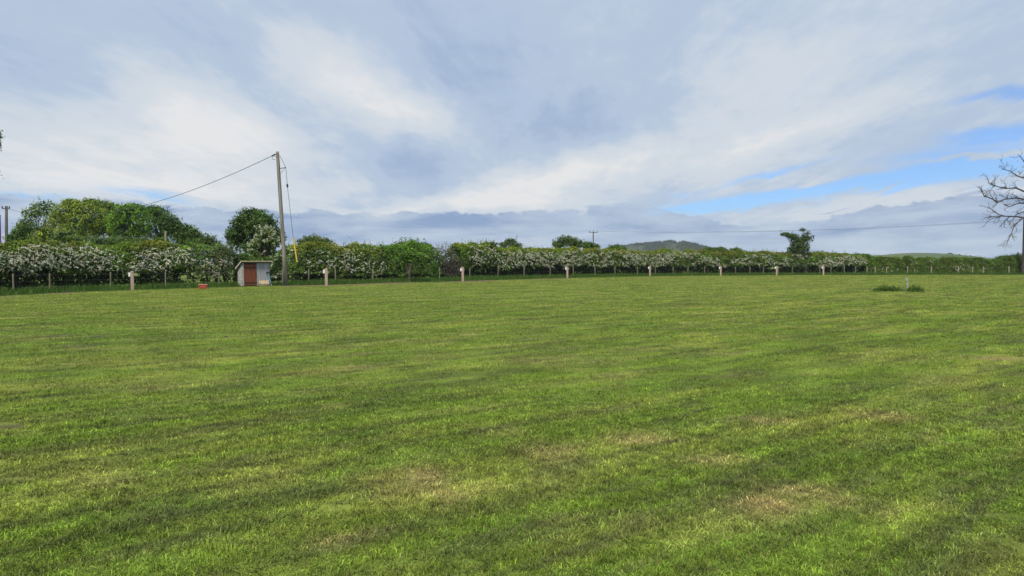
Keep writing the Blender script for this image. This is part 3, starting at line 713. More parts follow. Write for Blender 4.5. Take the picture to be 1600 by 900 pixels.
for px, py, rx, lab in [(1484, 397.5, 4.5, 'largest of three tiny dark bushes on the ridge of the green hill'), (1499, 399.5, 2.6, 'middle tiny bush on the ridge of the green hill'), (1516, 401.5, 4.0, 'tiny dark bush lowest on the green hill ridge')]:
    tree('ridge_bush', lab, 'bush', px, 795, [(px, py, rx, 2.2), (px + rx * .6, py + .8, rx * .7, 1.8)], ['dark', 'pine'], dens=1.2, leaf=1.0, trunk_r=.3, lumps=1.2)

# ------------------------------------------------------------------ fence
def fence(label, pxs, lo, hi, rs=1.0):
    s = np.where((F_PX >= lo) & (F_PX <= hi))[0]; P = FENCE[s]
    mid = P[len(P) // 2]; base = np.array([mid[0], mid[1], float(gz(*mid))]); root = empty('wire_fence', base, label, 'fence')
    posts = []
    for k_, px in enumerate(pxs):
        j = np.argmin(np.abs(F_PX - px)); p = np.r_[FENCE[j], float(gz(*FENCE[j]))] - base; posts.append(p)
        mb = MB(); h = rng.uniform(1.12, 1.28); ln = rng.normal(0, .02, 2); r = rng.uniform(.042, .055) * rs
        mb.tube([(0, 0, -.2), (ln[0] * .5, ln[1] * .5, h * .5), (ln[0], ln[1], h - .02), (ln[0], ln[1], h)], [r, r, r * .97, r * .75], 8)
        o = mb.build('post', M_postw if rs > 1 else M_postd, root); o.location = p
    mb = MB(); pl = np.array(posts)
    for hz_, r in ((.3, .0012), (.7, .0012), (1.08, .0015)): mb.tube(pl + [0, -.065, hz_], r, 4, False)
    mb.build('wire', M_galv, root)
fence('wire stock fence on grey wooden posts along the foot of the blossoming hedge', [-190, -120, -50, 18, 80, 175, 258, 341, 388, 440, 480, 525, 583, 639, 688, 735, 777, 818, 859, 896, 930, 962, 995, 1023, 1051, 1076, 1101, 1126, 1149, 1172, 1194, 1216, 1238, 1259, 1280, 1299, 1318, 1336], -260, 1345)
fence('wire stock fence on pale wooden posts in front of the low right hedge', [1354, 1367, 1386, 1418, 1455, 1497, 1519, 1536, 1576, 1612, 1650, 1690], 1346, 1760, 1.35)

# ------------------------------------------------------------------ electric hook-up posts
HK = [(207, 453.5, 'leftmost timber hook-up post in front of the blossoming hedge left of the red crate'),
      (510, 447, 'timber hook-up post right of the tall utility pole and its yellow stay guard'),
      (723, 440, 'timber hook-up post just right of the leafless brown bush'),
      (886.5, 435, 'timber hook-up post below the dark rounded shrub left of the far power pole'),
      (1015.5, 431.6, 'timber hook-up post below the left slope of the wooded hill'),
      (1126, 431.0, 'timber hook-up post just right of the wooded hill'),
      (1213.5, 430.6, 'timber hook-up post just left of the dark wind-bent tree'),
      (1286.5, 430.2, 'rightmost timber hook-up post right of the dark wind-bent tree')]
proto = None
for px, py, lab in HK:
    p = ground(px, py); rz = math.atan2(p[0], p[1]) * -1 + rng.normal(0, .06)
    GN = 'electric hook-up posts along the field edge'
    if proto is None:
        proto = root = empty('hookup_post', p, lab, 'post', rz, GN)
        mb = MB(); mb.box((-.1, -.09, -.2), (.1, .09, 1.30), .022); mb.build('timber_post', M_sleeper, root)
        mb = MB(); mb.box((-.225, -.08, .92), (-.102, .06, 1.2), .012); bx_ = mb.build('socket_box', M_white, root)
        mb = MB(); mb.box((-.21, -.098, .95), (-.118, -.082, 1.05), .006); mb.build('socket_lid', M_white, bx_)
        mb = MB(); mb.box((.102, -.05, .98), (.135, .03, 1.1), .008); mb.build('switch_box', M_white, root)
        mb = MB(); mb.tube([(-.16, -.01, .92), (-.155, -.01, .6), (-.12, -.0, .3), (-.115, 0, 0)], .014, 6, False); mb.build('cable', M_black, root)
    else:
        root = proto.copy(); COL.objects.link(root); root.location = p; root.rotation_euler = (0, 0, rz); root['label'] = lab
        for ch in list(proto.children):
            c_ = ch.copy(); COL.objects.link(c_); c_.parent = root
            for g2 in list(ch.children): c2 = g2.copy(); COL.objects.link(c2); c2.parent = c_

# ------------------------------------------------------------------ tall utility pole with stay
pb = ground(446.5, 446.2); pd = pb[1]
ptop = at(433.5, 237, pd)
root = empty('utility_pole', pb, 'tall grey wooden utility pole leaning left beside the shed', 'utility pole')
mb = MB(); tp = ptop - pb; mb.tube([(0, 0, -.3), tp * .25 + [.02, 0, 0], tp * .6, tp * .985, tp], [.165, .155, .14, .122, .115], 12); mb.build('pole', M_pole, root, True)
arm_z = at(437.5, 263, pd) - pb; arm_e = at(446.5, 261.5, pd) - pb
mb = MB(); mb.tube([arm_z, (arm_z + arm_e) / 2 + [0, 0, -.02], arm_e], .03, 6); mb.tube([arm_e, at(438.5, 271, pd) - pb], .014, 5); mb.build('stay_bracket', M_wire, root)
fit = at(429, 241.5, pd) - pb
mb = MB(); mb.tube([tp + [-.1, 0, -.2], fit + [.08, 0, 0.02], fit, fit + [-.25, 0, -.13]], [.02, .05, .06, .03], 6); mb.build('clamp', M_black, root)
mb = MB(); a = np.linspace(0, 5.2, 16); c0 = at(428.2, 246.5, pd) - pb; mb.tube(c0 + np.c_[.16 * np.cos(a), .03 * a * 0, .13 * np.sin(a)], .018, 6); mb.tube([tp + [-.12, 0, -.42], c0 + [.16, 0, 0]], .018, 6); mb.build('cable_coil', M_wire, root)
# stay wire with insulator and yellow guard
g0 = ground(467.5, 445.5); st0 = at(437, 243, pd)
root = empty('stay_wire', g0, 'taut stay wire with black insulator and yellow guard right of the tall pole', 'stay wire')
arm = arm_e + pb; gtop = at(458.3, 372, pd - .2); gbot = at(464.3, 410, pd - .4)
mb = MB(); mb.tube([st0 - g0, arm - g0, at(449, 290, pd - .1) - g0, gtop - g0, gbot - g0, (0, 0, -.1)], .017, 6); mb.build('wire', M_wire, root)
mb = MB(); mb.tube([gtop - g0, gbot - g0], .055, 8); mb.build('guard', M_yellow, root)
iu = at(448.6, 287, pd - .1) - g0; il = at(449.4, 293, pd - .1) - g0
mb = MB(); mb.tube([iu, iu * .75 + il * .25, iu * .25 + il * .75, il], [.03, .075, .075, .03], 8); mb.build('insulator', M_black, root)

def wire_between(a, b_, sag, n=40):
    t = np.linspace(0, 1, n)[:, None]; P = a + (b_ - a) * t; P[:, 2] -= (4 * sag * t * (1 - t))[:, 0]; return P
def pole_simple(name, label, px, ytop, d, r, arm=None, mat=M_oldpole, cat='utility pole'):
    bx = (px - 800) / F * d; base = np.array([bx, d, float(gz(bx, d))]); root = empty(name, base, label, cat); tp = at(px, ytop, d) - base
    mb = MB(); mb.tube([(0, 0, -.3), tp * .5, tp], [r * 1.25, r * 1.1, r], 8); mb.build('pole', mat, root, True)
    ends = []
    if arm:
        z = tp[2] - arm[1]; dv = np.array([math.cos(arm[2]), math.sin(arm[2]), 0]) * arm[0] / 2
        mb = MB(); mb.tube([np.array([tp[0], -.0, z]) - dv + [0, -.12, 0], np.array([tp[0], 0, z]) + dv + [0, -.12, 0]], .07, 6); mb.build('crossarm', mat, root)
        for k_ in (-.9, 0.0, .9):
            q = np.array([tp[0], -.12, z]) + dv * k_; mb = MB(); mb.tube([q + [0, 0, .05], q + [0, 0, .2], q + [0, 0, .34]], [.05, .09, .04], 7); mb.build('insulator', M_black, root); ends.append(base + q + [0, 0, .32])
    return base, tp + base, ends
lb, lt, _ = pole_simple('utility_pole', 'dark utility pole with small crossarm at far left edge before the trees', 10, 322, 96, .17, (.9, .35, .3))
_, ft, fe = pole_simple('power_pole', 'slender power pole with wide crossarm on the skyline left of the hill', 927, 362.5, 160, .13, (2.1, .1, .35))
_, rt, re_ = pole_simple('power_pole', 'power pole beyond the right edge carrying the far line', 1760, 334, 110, .13, (2.1, .1, .35))
P = np.concatenate([]) if False else None
mb = MB(); end = np.array(lt) + [.1, 0, -.35]; a0 = fit + pb + [-.2, 0, -.1]; pth = wire_between(a0, end, 2.55); mb.tube(pth, .021, 6, False)
o = mb.build('overhead_cable', M_wire); tag(o, 'sagging overhead cable from the tall pole top down behind the left trees', 'cable')
for q, (ea, eb) in enumerate(zip(fe, re_)):
    if q == 1: continue
    mb = MB(); mb.tube(wire_between(ea, eb, 1.3), .014, 5, False); o = mb.build('power_line', M_wire); tag(o, ['upper distant power line running right from the crossarm left end', '', 'distant power line running right from the crossarm right end'][q], 'power line')
pole_simple('service_pole', 'short thin wooden pole above the hedge below the left group right end', 258.5, 361, 66, .07, mat=M_pole, cat='pole')
pole_simple('service_pole', 'thin stick of a pole just above the hedge under the olive tree', 131.5, 375, 60, .05, mat=M_pole, cat='pole')
mb = MB(); mb.tube(wire_between(at(258.5, 362.5, 66), at(60, 352, 78), 1.0), .012, 5, False); o = mb.build('service_cable', M_wire); tag(o, 'thin service cable in front of the left trees to the short pole', 'cable')
# purple pole at the left edge
b0 = np.array([(1.6 - 800) / F * 66, 66, float(gz(-48, 66))]); root = empty('painted_pole', b0, 'thin purple painted pole at the far left edge', 'pole')
hh = (at(1.6, 337, 66) - b0)[2]; mb = MB(); mb.tube([(0, 0, -.2), (0, 0, hh)], .085, 8); mb.build('pole', M_purple, root)
mb = MB(); mb.tube([(0, 0, hh + .002), (0, 0, hh + .05), (0, 0, hh + .09)], [.1, .1, .04], 8); mb.build('cap', M_purple, root)

# ------------------------------------------------------------------ shed
W, D, ZF, ZB = 2.22, .80, 1.80, 1.38
s0 = ground(378.5, 447.2); ang = math.atan2(.70, .715)
root = empty('shed', s0, 'small lean-to shed with red-brown door and sloping roof against the hedge', 'shed', ang)
# local x along the front, y to the back, z up
def slopez(y): return ZF + (ZB - ZF) * y / D
mb = MB()
mb.add([(0, 0, 0), (0, D, 0), (0, D, ZB), (0, 0, ZF), (.1, 0, 0), (.1, D, 0), (.1, D, ZB), (.1, 0, ZF)], [(0, 1, 2, 3)[::-1], (4, 5, 6, 7), (0, 1, 5, 4), (1, 2, 6, 5), (2, 3, 7, 6), (3, 0, 4, 7)])
mb.build('side_wall', M_block, root)
mb = MB()
for r_ in range(8):
    z = r_ * .22 + .215
    if z < ZB: mb.box((-.004, .0, z), (-.001, D, z + .012))
    for q in range(3):
        yy = q * .44 + (.22 if r_ % 2 else 0)
        if .02 < yy < D - .02 and z < slopez(yy): mb.box((-.004, yy, z - .2), (-.001, yy + .012, z - .003))
mb.build('mortar_joint', M_felt, bpy.data.objects['side_wall'])
mb = MB(); mb.box((.1, -.012, 0), (.14, .06, ZF - .02), .006); mb.build('front_pier', M_block, root)
mb = MB(); mb.box((.1, D - .06, 0), (W, D, ZB - .01)); mb.add([(W - .06, .03, 0), (W - .06, D - .06, 0), (W - .06, D - .06, slopez(D - .06)), (W - .06, .03, slopez(.03)), (W, .03, 0), (W, D - .06, 0), (W, D - .06, slopez(D - .06)), (W, .03, slopez(.03))], [(3, 2, 1, 0), (4, 5, 6, 7), (0, 1, 5, 4), (1, 2, 6, 5), (2, 3, 7, 6), (3, 0, 4, 7)]); mb.build('rear_wall', M_greyboard, root)
mb = MB(); xx = .145
for q in range(5): mb.box((xx, -.03, .05), (xx + .196, .012, ZF - .13), .006); xx += .2
dr = mb.build('door', M_door, root)
for z in (.22, 1.38):
    mb = MB(); mb.box((.16, -.045, z), (1.12, -.0325, z + .07), .004); mb.build('hinge', M_iron, dr)
mb = MB(); mb.tube([(1.05, -.033, .8), (1.05, -.075, .82), (1.05, -.075, .95), (1.05, -.033, .97)], .012, 6); mb.build('handle', M_iron, dr)
mb = MB(); mb.box((.142, -.02, ZF - .125), (1.16, .03, ZF - .02)); mb.build('lintel', M_iron, root)
mb = MB(); xx = 1.165
while xx < W - .02: x2 = min(xx + .165, W); mb.box((xx, -.012, .0), (x2 - .006, .02, ZF - .02), .005); xx += .165
mb.build('front_panel', M_greyboard, root)
mb = MB(); th = .05; y0, y1 = -.20, D + .10
mb.add([(-.14, y0, slopez(y0) + .01), (W + .14, y0, slopez(y0) + .01), (W + .14, y1, slopez(y1) + .01), (-.14, y1, slopez(y1) + .01), (-.14, y0, slopez(y0) + th), (W + .14, y0, slopez(y0) + th), (W + .14, y1, slopez(y1) + th), (-.14, y1, slopez(y1) + th)],
       [(3, 2, 1, 0), (4, 5, 6, 7), (0, 1, 5, 4), (1, 2, 6, 5), (2, 3, 7, 6), (3, 0, 4, 7)]); rf = mb.build('roof', M_felt, root)
mb = MB(); mb.box((-.16, y0 - .03, slopez(y0) - .03), (W + .16, y0 - .002, slopez(y0) + th + .012), .006); mb.build('front_fascia', M_fascia, rf)
mb = MB(); mb.add([(-.165, y0, slopez(y0) - .05), (-.142, y0, slopez(y0) - .05), (-.142, y1, slopez(y1) - .05), (-.165, y1, slopez(y1) - .05), (-.165, y0, slopez(y0) + th + .01), (-.142, y0, slopez(y0) + th + .01), (-.142, y1, slopez(y1) + th + .01), (-.165, y1, slopez(y1) + th + .01)],
       [(3, 2, 1, 0), (4, 5, 6, 7), (0, 1, 5, 4), (1, 2, 6, 5), (2, 3, 7, 6), (3, 0, 4, 7)]); mb.build('side_fascia', M_batten, rf)
ca, sa = math.cos(ang), math.sin(ang)
def sl(x, y, z=0): return np.array([s0[0] + ca * x - sa * y, s0[1] + sa * x + ca * y, s0[2] + z])
# things leaning on the shed front
root = empty('wooden_board', sl(1.27, -.17), 'pale yellowish wooden board leaning low against the shed front', 'board', ang)
mb = MB(); mb.add([(0, 0, 0), (.86, 0, 0), (.86, .05, 0), (0, .05, 0), (0.03, .10, .40), (.84, .10, .42), (.84, .15, .42), (0.03, .15, .40)], [(3, 2, 1, 0), (4, 5, 6, 7), (0, 1, 5, 4), (1, 2, 6, 5), (2, 3, 7, 6), (3, 0, 4, 7)]); mb.build('board', M_chip, root)
mb = MB(); mb.add([(.03, -.013, .12), (.83, -.013, .12), (.83, -.002, .12), (.03, -.002, .12)] + [(.03, .017, .22), (.83, .017, .22), (.83, .028, .22), (.03, .028, .22)], [(3, 2, 1, 0), (4, 5, 6, 7), (0, 1, 5, 4), (1, 2, 6, 5), (2, 3, 7, 6), (3, 0, 4, 7)]); mb.build('batten', M_batten, root)
root = empty('wooden_batten', sl(1.45, -.09), 'short pale stick leaning on the shed behind the yellowish board', 'stick', ang)
mb = MB(); mb.box((-.035, -.0, 0), (.035, .04, .72), .008); o = mb.build('stick', M_batten, root); o.rotation_euler = (-.07, -.12, 0)
root = empty('broom', sl(2.25, -.24), 'blue handled broom standing head up against the shed front', 'broom', ang)
mb = MB(); mb.tube([(0, 0, 0), (-.08, .10, .5), (-.16, .19, .98)], .036, 8); mb.build('handle', M_blue, root)
mb = MB(); mb.box((-.34, .165, .98), (.02, .225, 1.03), .01); hd = mb.build('head', M_black, root)
mb = MB()
for q in range(11): mb.tube([(-.32 + q * .032, .195, 1.032), (-.33 + q * .034, .20, 1.11)], .012, 4)
mb.build('bristles', M_black, hd)
mb = MB(); mb.tube([(0.002, -.002, -.0), (.004, -.004, .07)], .036, 8); mb.build('end_cap', M_white, root)

# ------------------------------------------------------------------ red crate
c0 = ground(317, 451.3); root = empty('plastic_crate', c0, 'red plastic crate on the grass left of the shed', 'crate', .45); root.scale = (.95,) * 3
def frustum(x0, y0, z0, x1, y1, z1): return [(-x0, -y0, z0), (x0, -y0, z0), (x0, y0, z0), (-x0, y0, z0), (-x1, -y1, z1), (x1, -y1, z1), (x1, y1, z1), (-x1, y1, z1)]
mb = MB(); mb.add(frustum(.23, .16, .02, .27, .19, .30), [(3, 2, 1, 0), (0, 1, 5, 4), (1, 2, 6, 5), (2, 3, 7, 6), (3, 0, 4, 7)])
mb.add(frustum(.215, .145, .04, .255, .175, .30), [(0, 1, 2, 3), (4, 5, 1, 0), (5, 6, 2, 1), (6, 7, 3, 2), (7, 4, 0, 3)]); bd = mb.build('body', M_redpl, root)
mb = MB()
for sgn in (-1, 1):
    mb.box((-.30, sgn * .20 - .025, .285), (.30, sgn * .20 + .025, .33), .008); mb.box((sgn * .275 - .025, -.174, .285), (sgn * .275 + .025, .174, .33), .008)
mb.build('rim', M_pinkpl, root)
for sgn in (-1, 1):
    mb = MB(); mb.box((-.2, sgn * .19 - .015, .13), (.2, sgn * .19 + .015, .165), .004); mb.build('rib', M_pinkpl, bd)

# ------------------------------------------------------------------ water standpipe and nettles
p = ground(1417.5, 455); root = empty('tap_post', p, 'weathered grey standpipe post with tap standing in the mown field', 'post', -.45)
mb = MB(); mb.box((-.05, -.05, -.2), (.05, .05, .74), .010); mb.build('timber_post', M_postw, root)
mb = MB(); mb.tube([(-.03, -.085, 0), (-.03, -.085, .62), (-.03, -.10, .66), (-.06, -.16, .67), (-.08, -.18, .63)], .016, 7); tpx = mb.build('pipe', M_galv, root)
mb = MB(); mb.tube([(-.05, -.13, .68), (-.05, -.13, .76)], .02, 7); mb.box((-.13, -.15, .745), (.03, -.11, .775), .006); mb.build('tap', M_galv, root)
mb = MB(); mb.box((-.06, -.084, .60), (.0, -.068, .73), .005); mb.build('clip', M_white, root)
def nettles(px, py, w, dpt, h, label, n):
    p = ground(px, py); root = empty('nettle_clump', p, label, 'weeds'); Vs, Ts, Cs, o_ = [], [], [], 0; mb = MB()
    for _ in range(n):
        a = rng.uniform(0, 6.28); r = rng.uniform() ** .6 * 1.15; q = np.array([math.cos(a) * r * w, math.sin(a) * r * dpt, -.02]); hh = h * max(.25, 1 - .6 * r * r) * rng.uniform(.4, 1.5)
        P = branch_path(q, (rng.normal(0, .25), rng.normal(0, .25), 1), hh, 3); mb.tube(P, .006, 4, False)
        kk = 12; f = rng.uniform(.3, 3, kk); i = f.astype(int).clip(0, 2); Q = P[i] + (P[i + 1] - P[i]) * (f - i)[:, None] + rng.normal(0, .04, (kk, 3))
        V, T, C = leaves(Q, rng.normal(0, .5, (kk, 3)) + [0, 0, .8], rng.uniform(.05, .11, kk), pal(['dark', 'mid', 'bright'], kk) * rng.lognormal(0, .2, kk)[:, None]); Vs.append(V); Ts.append(T + o_); Cs.append(C); o_ += len(V)
    mesh_np('foliage', np.concatenate(Vs), np.concatenate(Ts), M_leaf, root, np.concatenate(Cs)); mb.build('stems', M_stem, root)
nettles(1388, 455, .80, .45, .33, 'wide low clump of nettles left of the standpipe post', 170)
nettles(1430, 455.6, .42, .35, .36, 'small dark clump of nettles right of the standpipe post', 90)
def clod(px, py, r, label):
    p = ground(px, py); n = 10; V = []
    for i in range(5):
        ph = i / 4 * math.pi / 2
        for j in range(n):
            a = j * 2*np.pi / n; rr = r * math.cos(ph) * rng.uniform(.8, 1.2); V.append((rr * math.cos(a), rr * math.sin(a) * .8, r * .7 * math.sin(ph) * rng.uniform(.85, 1.1) - .01))
    q = [(i*n+j, i*n+(j+1)%n, (i+1)*n+(j+1)%n, (i+1)*n+j) for i in range(4) for j in range(n)]
    mb = MB(); mb.add(V, q); o = mb.build('soil_clod', M_soil); o.location = p; tag(o, label, 'clod')
clod(353.5, 527, .055, 'small dark clod of earth on the lawn below the shed')
clod(1048, 526.5, .04, 'small dark clod of earth in the middle of the mown field')

# ------------------------------------------------------------------ world: clouded sky over a Nishita sky
SUN_EL, SUN_AZ = 54.0, -160.0           # azimuth clockwise from the view direction
SKY_S = .10
world = bpy.data.worlds.new('World'); scene.world = world; world.use_nodes = True
nt = world.node_tree; nt.nodes.clear(); L = nt.links.new
def node(t, **kw):
    n = nt.nodes.new(t)
    for k_, v in kw.items(): setattr(n, k_, v)
    return n
def Mt(op, a, b_=None, c=None, clamp=False):
    n = node('ShaderNodeMath', operation=op, use_clamp=clamp)
    for i, v in enumerate((a, b_, c)):
        if v is None: continue
        if isinstance(v, (int, float)): n.inputs[i].default_value = v
        else: L(v, n.inputs[i])
    return n.outputs[0]
def ss(a, b_, x):
    n = node('ShaderNodeMapRange', interpolation_type='SMOOTHSTEP'); n.inputs[1].default_value = a; n.inputs[2].default_value = b_; n.inputs[3].default_value = 0; n.inputs[4].default_value = 1
    L(x, n.inputs[0]); return n.outputs[0]
def mixc(f, a, b_):
    n = node('ShaderNodeMix', data_type='RGBA')
    L(f, n.inputs[0])
    for i, v in ((6, a), (7, b_)):
        if isinstance(v, tuple): n.inputs[i].default_value = (*v, 1)
        else: L(v, n.inputs[i])
    return n.outputs[2]
tcw = node('ShaderNodeTexCoord'); sep = node('ShaderNodeSeparateXYZ'); L(tcw.outputs['Generated'], sep.inputs[0])
X_, Y_, Z_ = sep.outputs
az = Mt('MULTIPLY', Mt('ARCTAN2', X_, Y_), 57.29578); el = Mt('MULTIPLY', Mt('ARCSINE', Mt('MINIMUM', Mt('MAXIMUM', Z_, -1.0), 1.0)), 57.29578)
def wnoise(vec, scale, detail=4, rough=.55, dist=0.0):
    n = node('ShaderNodeTexNoise'); n.inputs['Scale'].default_value = scale; n.inputs['Detail'].default_value = detail; n.inputs['Roughness'].default_value = rough; n.inputs['Distortion'].default_value = dist
    L(vec, n.inputs['Vector']); return n.outputs['Fac'], n.outputs['Color']
def comb(a, b_, c=0.0):
    n = node('ShaderNodeCombineXYZ')
    for i, v in enumerate((a, b_, c)):
        if isinstance(v, (int, float)): n.inputs[i].default_value = v
        else: L(v, n.inputs[i])
    return n.outputs[0]
# cloud sheet seen in perspective: streaks run towards one point on the horizon
den = Mt('ADD', Mt('MAXIMUM', Z_, 0.0), .10)
vp = R(4)
qa = Mt('DIVIDE', Mt('SUBTRACT', Mt('MULTIPLY', X_, math.cos(vp)), Mt('MULTIPLY', Y_, math.sin(vp))), den)
qb = Mt('DIVIDE', Mt('ADD', Mt('MULTIPLY', X_, math.sin(vp)), Mt('MULTIPLY', Y_, math.cos(vp))), den)
st1, _ = wnoise(comb(Mt('MULTIPLY', qa, 1.0), Mt('MULTIPLY', qb, .42), 2.0), .75, 5, .5, .5)
st2, _ = wnoise(comb(Mt('MULTIPLY', qa, 1.0), Mt('MULTIPLY', qb, .30), 9.0), 2.6, 6, .6, .7)
st3, _ = wnoise(comb(qa, Mt('MULTIPLY', qb, .6), 5.0), 7.0, 5, .6, .3)
st4, _ = wnoise(comb(qa, Mt('MULTIPLY', qb, .35), 1.0), 17.0, 5, .65, .5)
wf, wc = wnoise(tcw.outputs['Generated'], 5.0, 4, .55)
wsep = node('ShaderNodeSeparateColor'); L(wc, wsep.inputs[0])
azw = Mt('ADD', az, Mt('MULTIPLY', Mt('SUBTRACT', wsep.outputs[0], .5), 9.0))
elw = Mt('ADD', el, Mt('MULTIPLY', Mt('SUBTRACT', wsep.outputs[1], .5), 4.5))
elf = Mt('ADD', el, Mt('ADD', Mt('MULTIPLY', Mt('SUBTRACT', wsep.outputs[2], .5), 1.0), Mt('MULTIPLY', Mt('SUBTRACT', st2, .5), 2.2)))
def azel(px, py):
    r = ray(px, py); return math.degrees(math.atan2(r[0], r[1])), math.degrees(math.asin(r[2] / np.linalg.norm(r)))
def blob(px, py, la, lb_, angd, amp, AZ=azw, EL=elw):
    a = R(angd); p1 = azel(px + la * math.cos(a), py - la * math.sin(a)); p0 = azel(px - la * math.cos(a), py + la * math.sin(a)); c = azel(px, py)
    dx, dy = (p1[0] - p0[0]) / 2, (p1[1] - p0[1]) / 2; ln = math.hypot(dx, dy); ux, uy = dx / ln, dy / ln
    b_ = lb_ / F * 57.3 * math.cos(R(c[0]))
    da = Mt('SUBTRACT', AZ, c[0]); de = Mt('SUBTRACT', EL, c[1])
    u = Mt('DIVIDE', Mt('ADD', Mt('MULTIPLY', da, ux), Mt('MULTIPLY', de, uy)), ln)
    v = Mt('DIVIDE', Mt('SUBTRACT', Mt('MULTIPLY', de, ux), Mt('MULTIPLY', da, uy)), b_)
    e = Mt('EXPONENT', Mt('MULTIPLY', Mt('ADD', Mt('MULTIPLY', u, u), Mt('MULTIPLY', v, v)), -1.0))
    return Mt('MULTIPLY', e, amp)
def total(L_):
    t = L_[0]
    for v in L_[1:]: t = Mt('ADD', t, v)
    return t
white = total([blob(330, 190, 260, 48, -14, .52), blob(600, 165, 200, 42, -30, .50), blob(150, 240, 260, 60, -4, .50), blob(890, 262, 150, 26, 18, .52), blob(1130, 228, 330, 30, 13, .36), blob(1260, 120, 300, 70, 14, .12),
               blob(300, 288, 340, 24, 0, .34), blob(700, 322, 220, 16, 4, .5), blob(250, 40, 240, 40, -10, -.10), blob(630, 262, 150, 42, -8, -.52), blob(740, 110, 130, 90, -40, -.30), blob(60, 115, 190, 50, -22, -.30), blob(930, 185, 180, 45, 14, -.26), blob(1300, 160, 260, 26, 13, -.12), blob(1400, 316, 260, 20, 5, .42, az, elf), blob(480, 20, 200, 30, 0, -.1), blob(1480, 40, 200, 60, 20, -.08)])
w = Mt('ADD', Mt('ADD', .40, white), Mt('ADD', Mt('MULTIPLY', Mt('SUBTRACT', st1, .5), .7), Mt('ADD', Mt('MULTIPLY', Mt('SUBTRACT', st2, .5), .70), Mt('ADD', Mt('MULTIPLY', Mt('SUBTRACT', st3, .5), .34), Mt('MULTIPLY', Mt('SUBTRACT', st4, .5), .22)))))
cr = node('ShaderNodeValToRGB'); cr.color_ramp.interpolation = 'EASE'
els = cr.color_ramp.elements; els[0].position = 0; els[1].position = 1
K = 1 / SKY_S
def setc(e, c): e.color = (c[0], c[1], c[2], 1)
setc(els[0], (.36, .47, .66)); setc(els[1], (.80, .805, .815)); e = els.new(.30); setc(e, (.465, .57, .725)); e = els.new(.66); setc(e, (.64, .70, .77))
L(w, cr.inputs[0])
# gaps of blue
gap = total([blob(1480, 262, 190, 30, 7, 1.2, az, elf), blob(1210, 305, 190, 15, 9, 1.0, az, elf), blob(1150, 283, 130, 7, 13, .9, az, elf), blob(1560, 205, 110, 12, 9, .9, az, elf), blob(1570, 150, 110, 11, 11, .95, az, elf), blob(240, 303, 80, 9, -10, .8, az, elf), blob(30, 302, 90, 7, 0, .75, az, elf), blob(1090, 323, 80, 8, 8, .8, az, elf),
             blob(1250, 280, 190, 8.5, 5, -1.15, az, elf), blob(1540, 240, 110, 4.5, 8, -1.0, az, elf), blob(1500, 189, 160, 5, 12, -.5, az, elf), blob(1430, 322, 240, 15, 5, -.9, az, elf)])
gapm = Mt('MULTIPLY', ss(.05, 1.05, Mt('ADD', gap, Mt('ADD', Mt('MULTIPLY', Mt('SUBTRACT', st2, .5), 1.3), Mt('MULTIPLY', Mt('SUBTRACT', st3, .5), .5)))), .74)
sky = node('ShaderNodeTexSky', sky_type='NISHITA'); sky.sun_disc = False; sky.sun_elevation = R(SUN_EL); sky.sun_rotation = R(SUN_AZ); sky.air_density = 1.0; sky.dust_density = .4; sky.ozone_density = 1.5
skyb = node('ShaderNodeMix', data_type='RGBA', blend_type='MULTIPLY'); skyb.inputs[0].default_value = 1; L(sky.outputs[0], skyb.inputs[6]); skyb.inputs[7].default_value = (.58, .95, 1.50, 1)
cl = node('ShaderNodeVectorMath', operation='SCALE'); L(cr.outputs[0], cl.inputs[0]); cl.inputs['Scale'].default_value = K
c1 = mixc(gapm, cl.outputs[0], skyb.outputs[2])
# low bank of grey-blue cloud along the horizon
bn, _ = wnoise(comb(Mt('MULTIPLY', az, .10), Mt('MULTIPLY', el, .12), 3.0), 1.0, 6, .6)
bn3, _ = wnoise(comb(Mt('MULTIPLY', az, .42), Mt('MULTIPLY', el, .8), 13.0), 1.0, 5, .6, .3)
bn4, _ = wnoise(comb(Mt('MULTIPLY', az, .11), Mt('MULTIPLY', el, .55), 23.0), 1.0, 5, .6, .5)
bn2, _ = wnoise(comb(Mt('MULTIPLY', az, .10), Mt('MULTIPLY', el, .55), 7.0), 1.4, 6, .6, .4)
btop = Mt('ADD', total([blob(1180, 412, 130, 400, 0, -1.0, az, el), blob(1280, 412, 60, 400, 0, -.5, az, el), blob(1460, 412, 110, 400, 0, .35, az, el), blob(620, 412, 120, 400, 0, -.15, az, el), blob(1020, 412, 90, 400, 0, .35, az, el), blob(100, 412, 300, 400, 0, .3, az, el)]), Mt('ADD', 4.15, Mt('ADD', Mt('MULTIPLY', Mt('SUBTRACT', bn, .5), 2.0), Mt('MULTIPLY', Mt('SUBTRACT', bn3, .5), 1.9))))
bankm = ss(-.12, .14, Mt('SUBTRACT', btop, el))
cr2 = node('ShaderNodeValToRGB'); e2 = cr2.color_ramp.elements; e2[0].position = .33; e2[1].position = .66
setc(e2[0], (.25, .36, .575)); setc(e2[1], (.54, .63, .755))
L(Mt('ADD', bn2, Mt('MULTIPLY', Mt('SUBTRACT', 2.2, el), .03)), cr2.inputs[0])
cl2 = node('ShaderNodeVectorMath', operation='SCALE'); L(cr2.outputs[0], cl2.inputs[0]); cl2.inputs['Scale'].default_value = K
c2 = mixc(Mt('MULTIPLY', bankm, Mt('ADD', .58, Mt('MULTIPLY', .4, ss(.35, .6, bn4)))), c1, cl2.outputs[0])
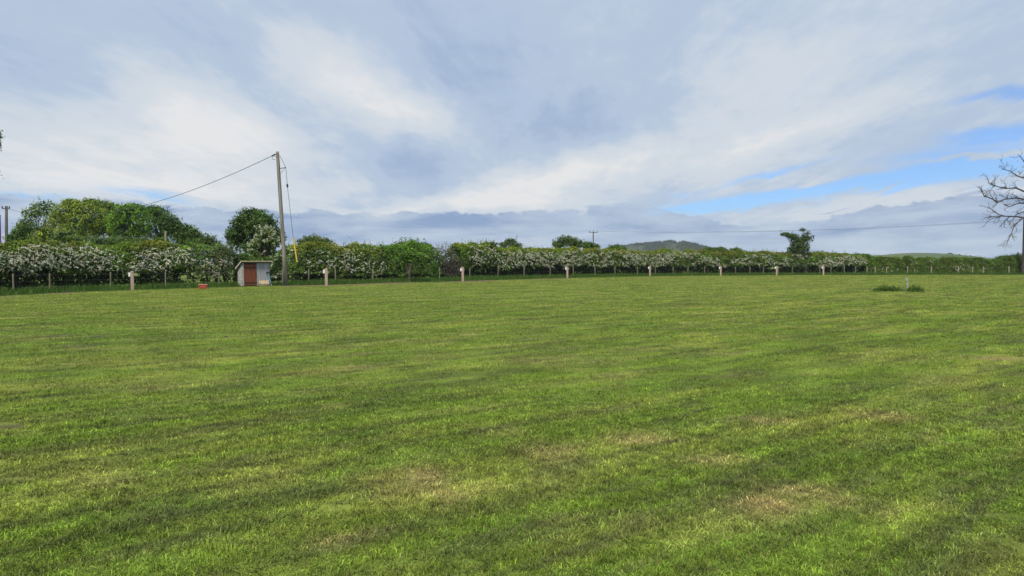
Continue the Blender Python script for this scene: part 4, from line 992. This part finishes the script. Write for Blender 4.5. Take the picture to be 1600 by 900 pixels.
# small dark cloudlets floating in the clear strip
dk = ss(.4, .9, total([blob(1530, 296, 60, 6, 8, .9, az, elf), blob(1300, 326, 50, 4, 2, .8, az, elf), blob(1560, 338, 70, 5, 2, .6, az, elf)]))
c3 = mixc(Mt('MULTIPLY', dk, .8), c2, (.40 * K, .47 * K, .66 * K))
bg = node('ShaderNodeBackground'); bg.inputs['Strength'].default_value = SKY_S; L(c3, bg.inputs['Color'])
ow = node('ShaderNodeOutputWorld'); L(bg.outputs[0], ow.inputs['Surface'])
world.cycles.sampling_method = 'MANUAL'; world.cycles.sample_map_resolution = 512

sd = bpy.data.lights.new('sun', 'SUN'); sd.energy = 4.4; sd.angle = R(10); sd.color = (1.0, .93, .80)
so_ = bpy.data.objects.new('sun', sd); COL.objects.link(so_)
so_.rotation_euler = (R(90 - SUN_EL), 0, R(180 - SUN_AZ)); so_.location = (20, -20, 40)

# ------------------------------------------------------------------ the air
hm = bpy.data.materials.new('haze_air'); hm.use_nodes = True; hn = hm.node_tree; hn.nodes.clear()
pv_ = hn.nodes.new('ShaderNodeVolumePrincipled'); pv_.inputs['Color'].default_value = (.80, .90, .98, 1); pv_.inputs['Density'].default_value = .00014; pv_.inputs['Anisotropy'].default_value = 0.0
ho = hn.nodes.new('ShaderNodeOutputMaterial'); hn.links.new(pv_.outputs[0], ho.inputs['Volume'])
mb = MB(); mb.box((-2200, -2200, -3.0), (2200, 2200, 62)); o = mb.build('haze', hm); tag(o, kind='stuff')

# ------------------------------------------------------------------ camera and view
cd = bpy.data.cameras.new('camera'); cam = bpy.data.objects.new('camera', cd); COL.objects.link(cam)
cd.sensor_width = 36; cd.lens = 36 * F / 1600; cd.clip_start = .1; cd.clip_end = 12000
cam.location = (0, 0, CAM_H); cam.rotation_euler = (math.pi / 2 - PITCH, 0, 0); scene.camera = cam
vs = scene.view_settings; vs.view_transform = 'Standard'; vs.look = 'None'; vs.exposure = 0; vs.gamma = 1
scene.cycles.use_denoising = True; scene.cycles.max_bounces = 6; scene.cycles.diffuse_bounces = 3; scene.cycles.transparent_max_bounces = 4
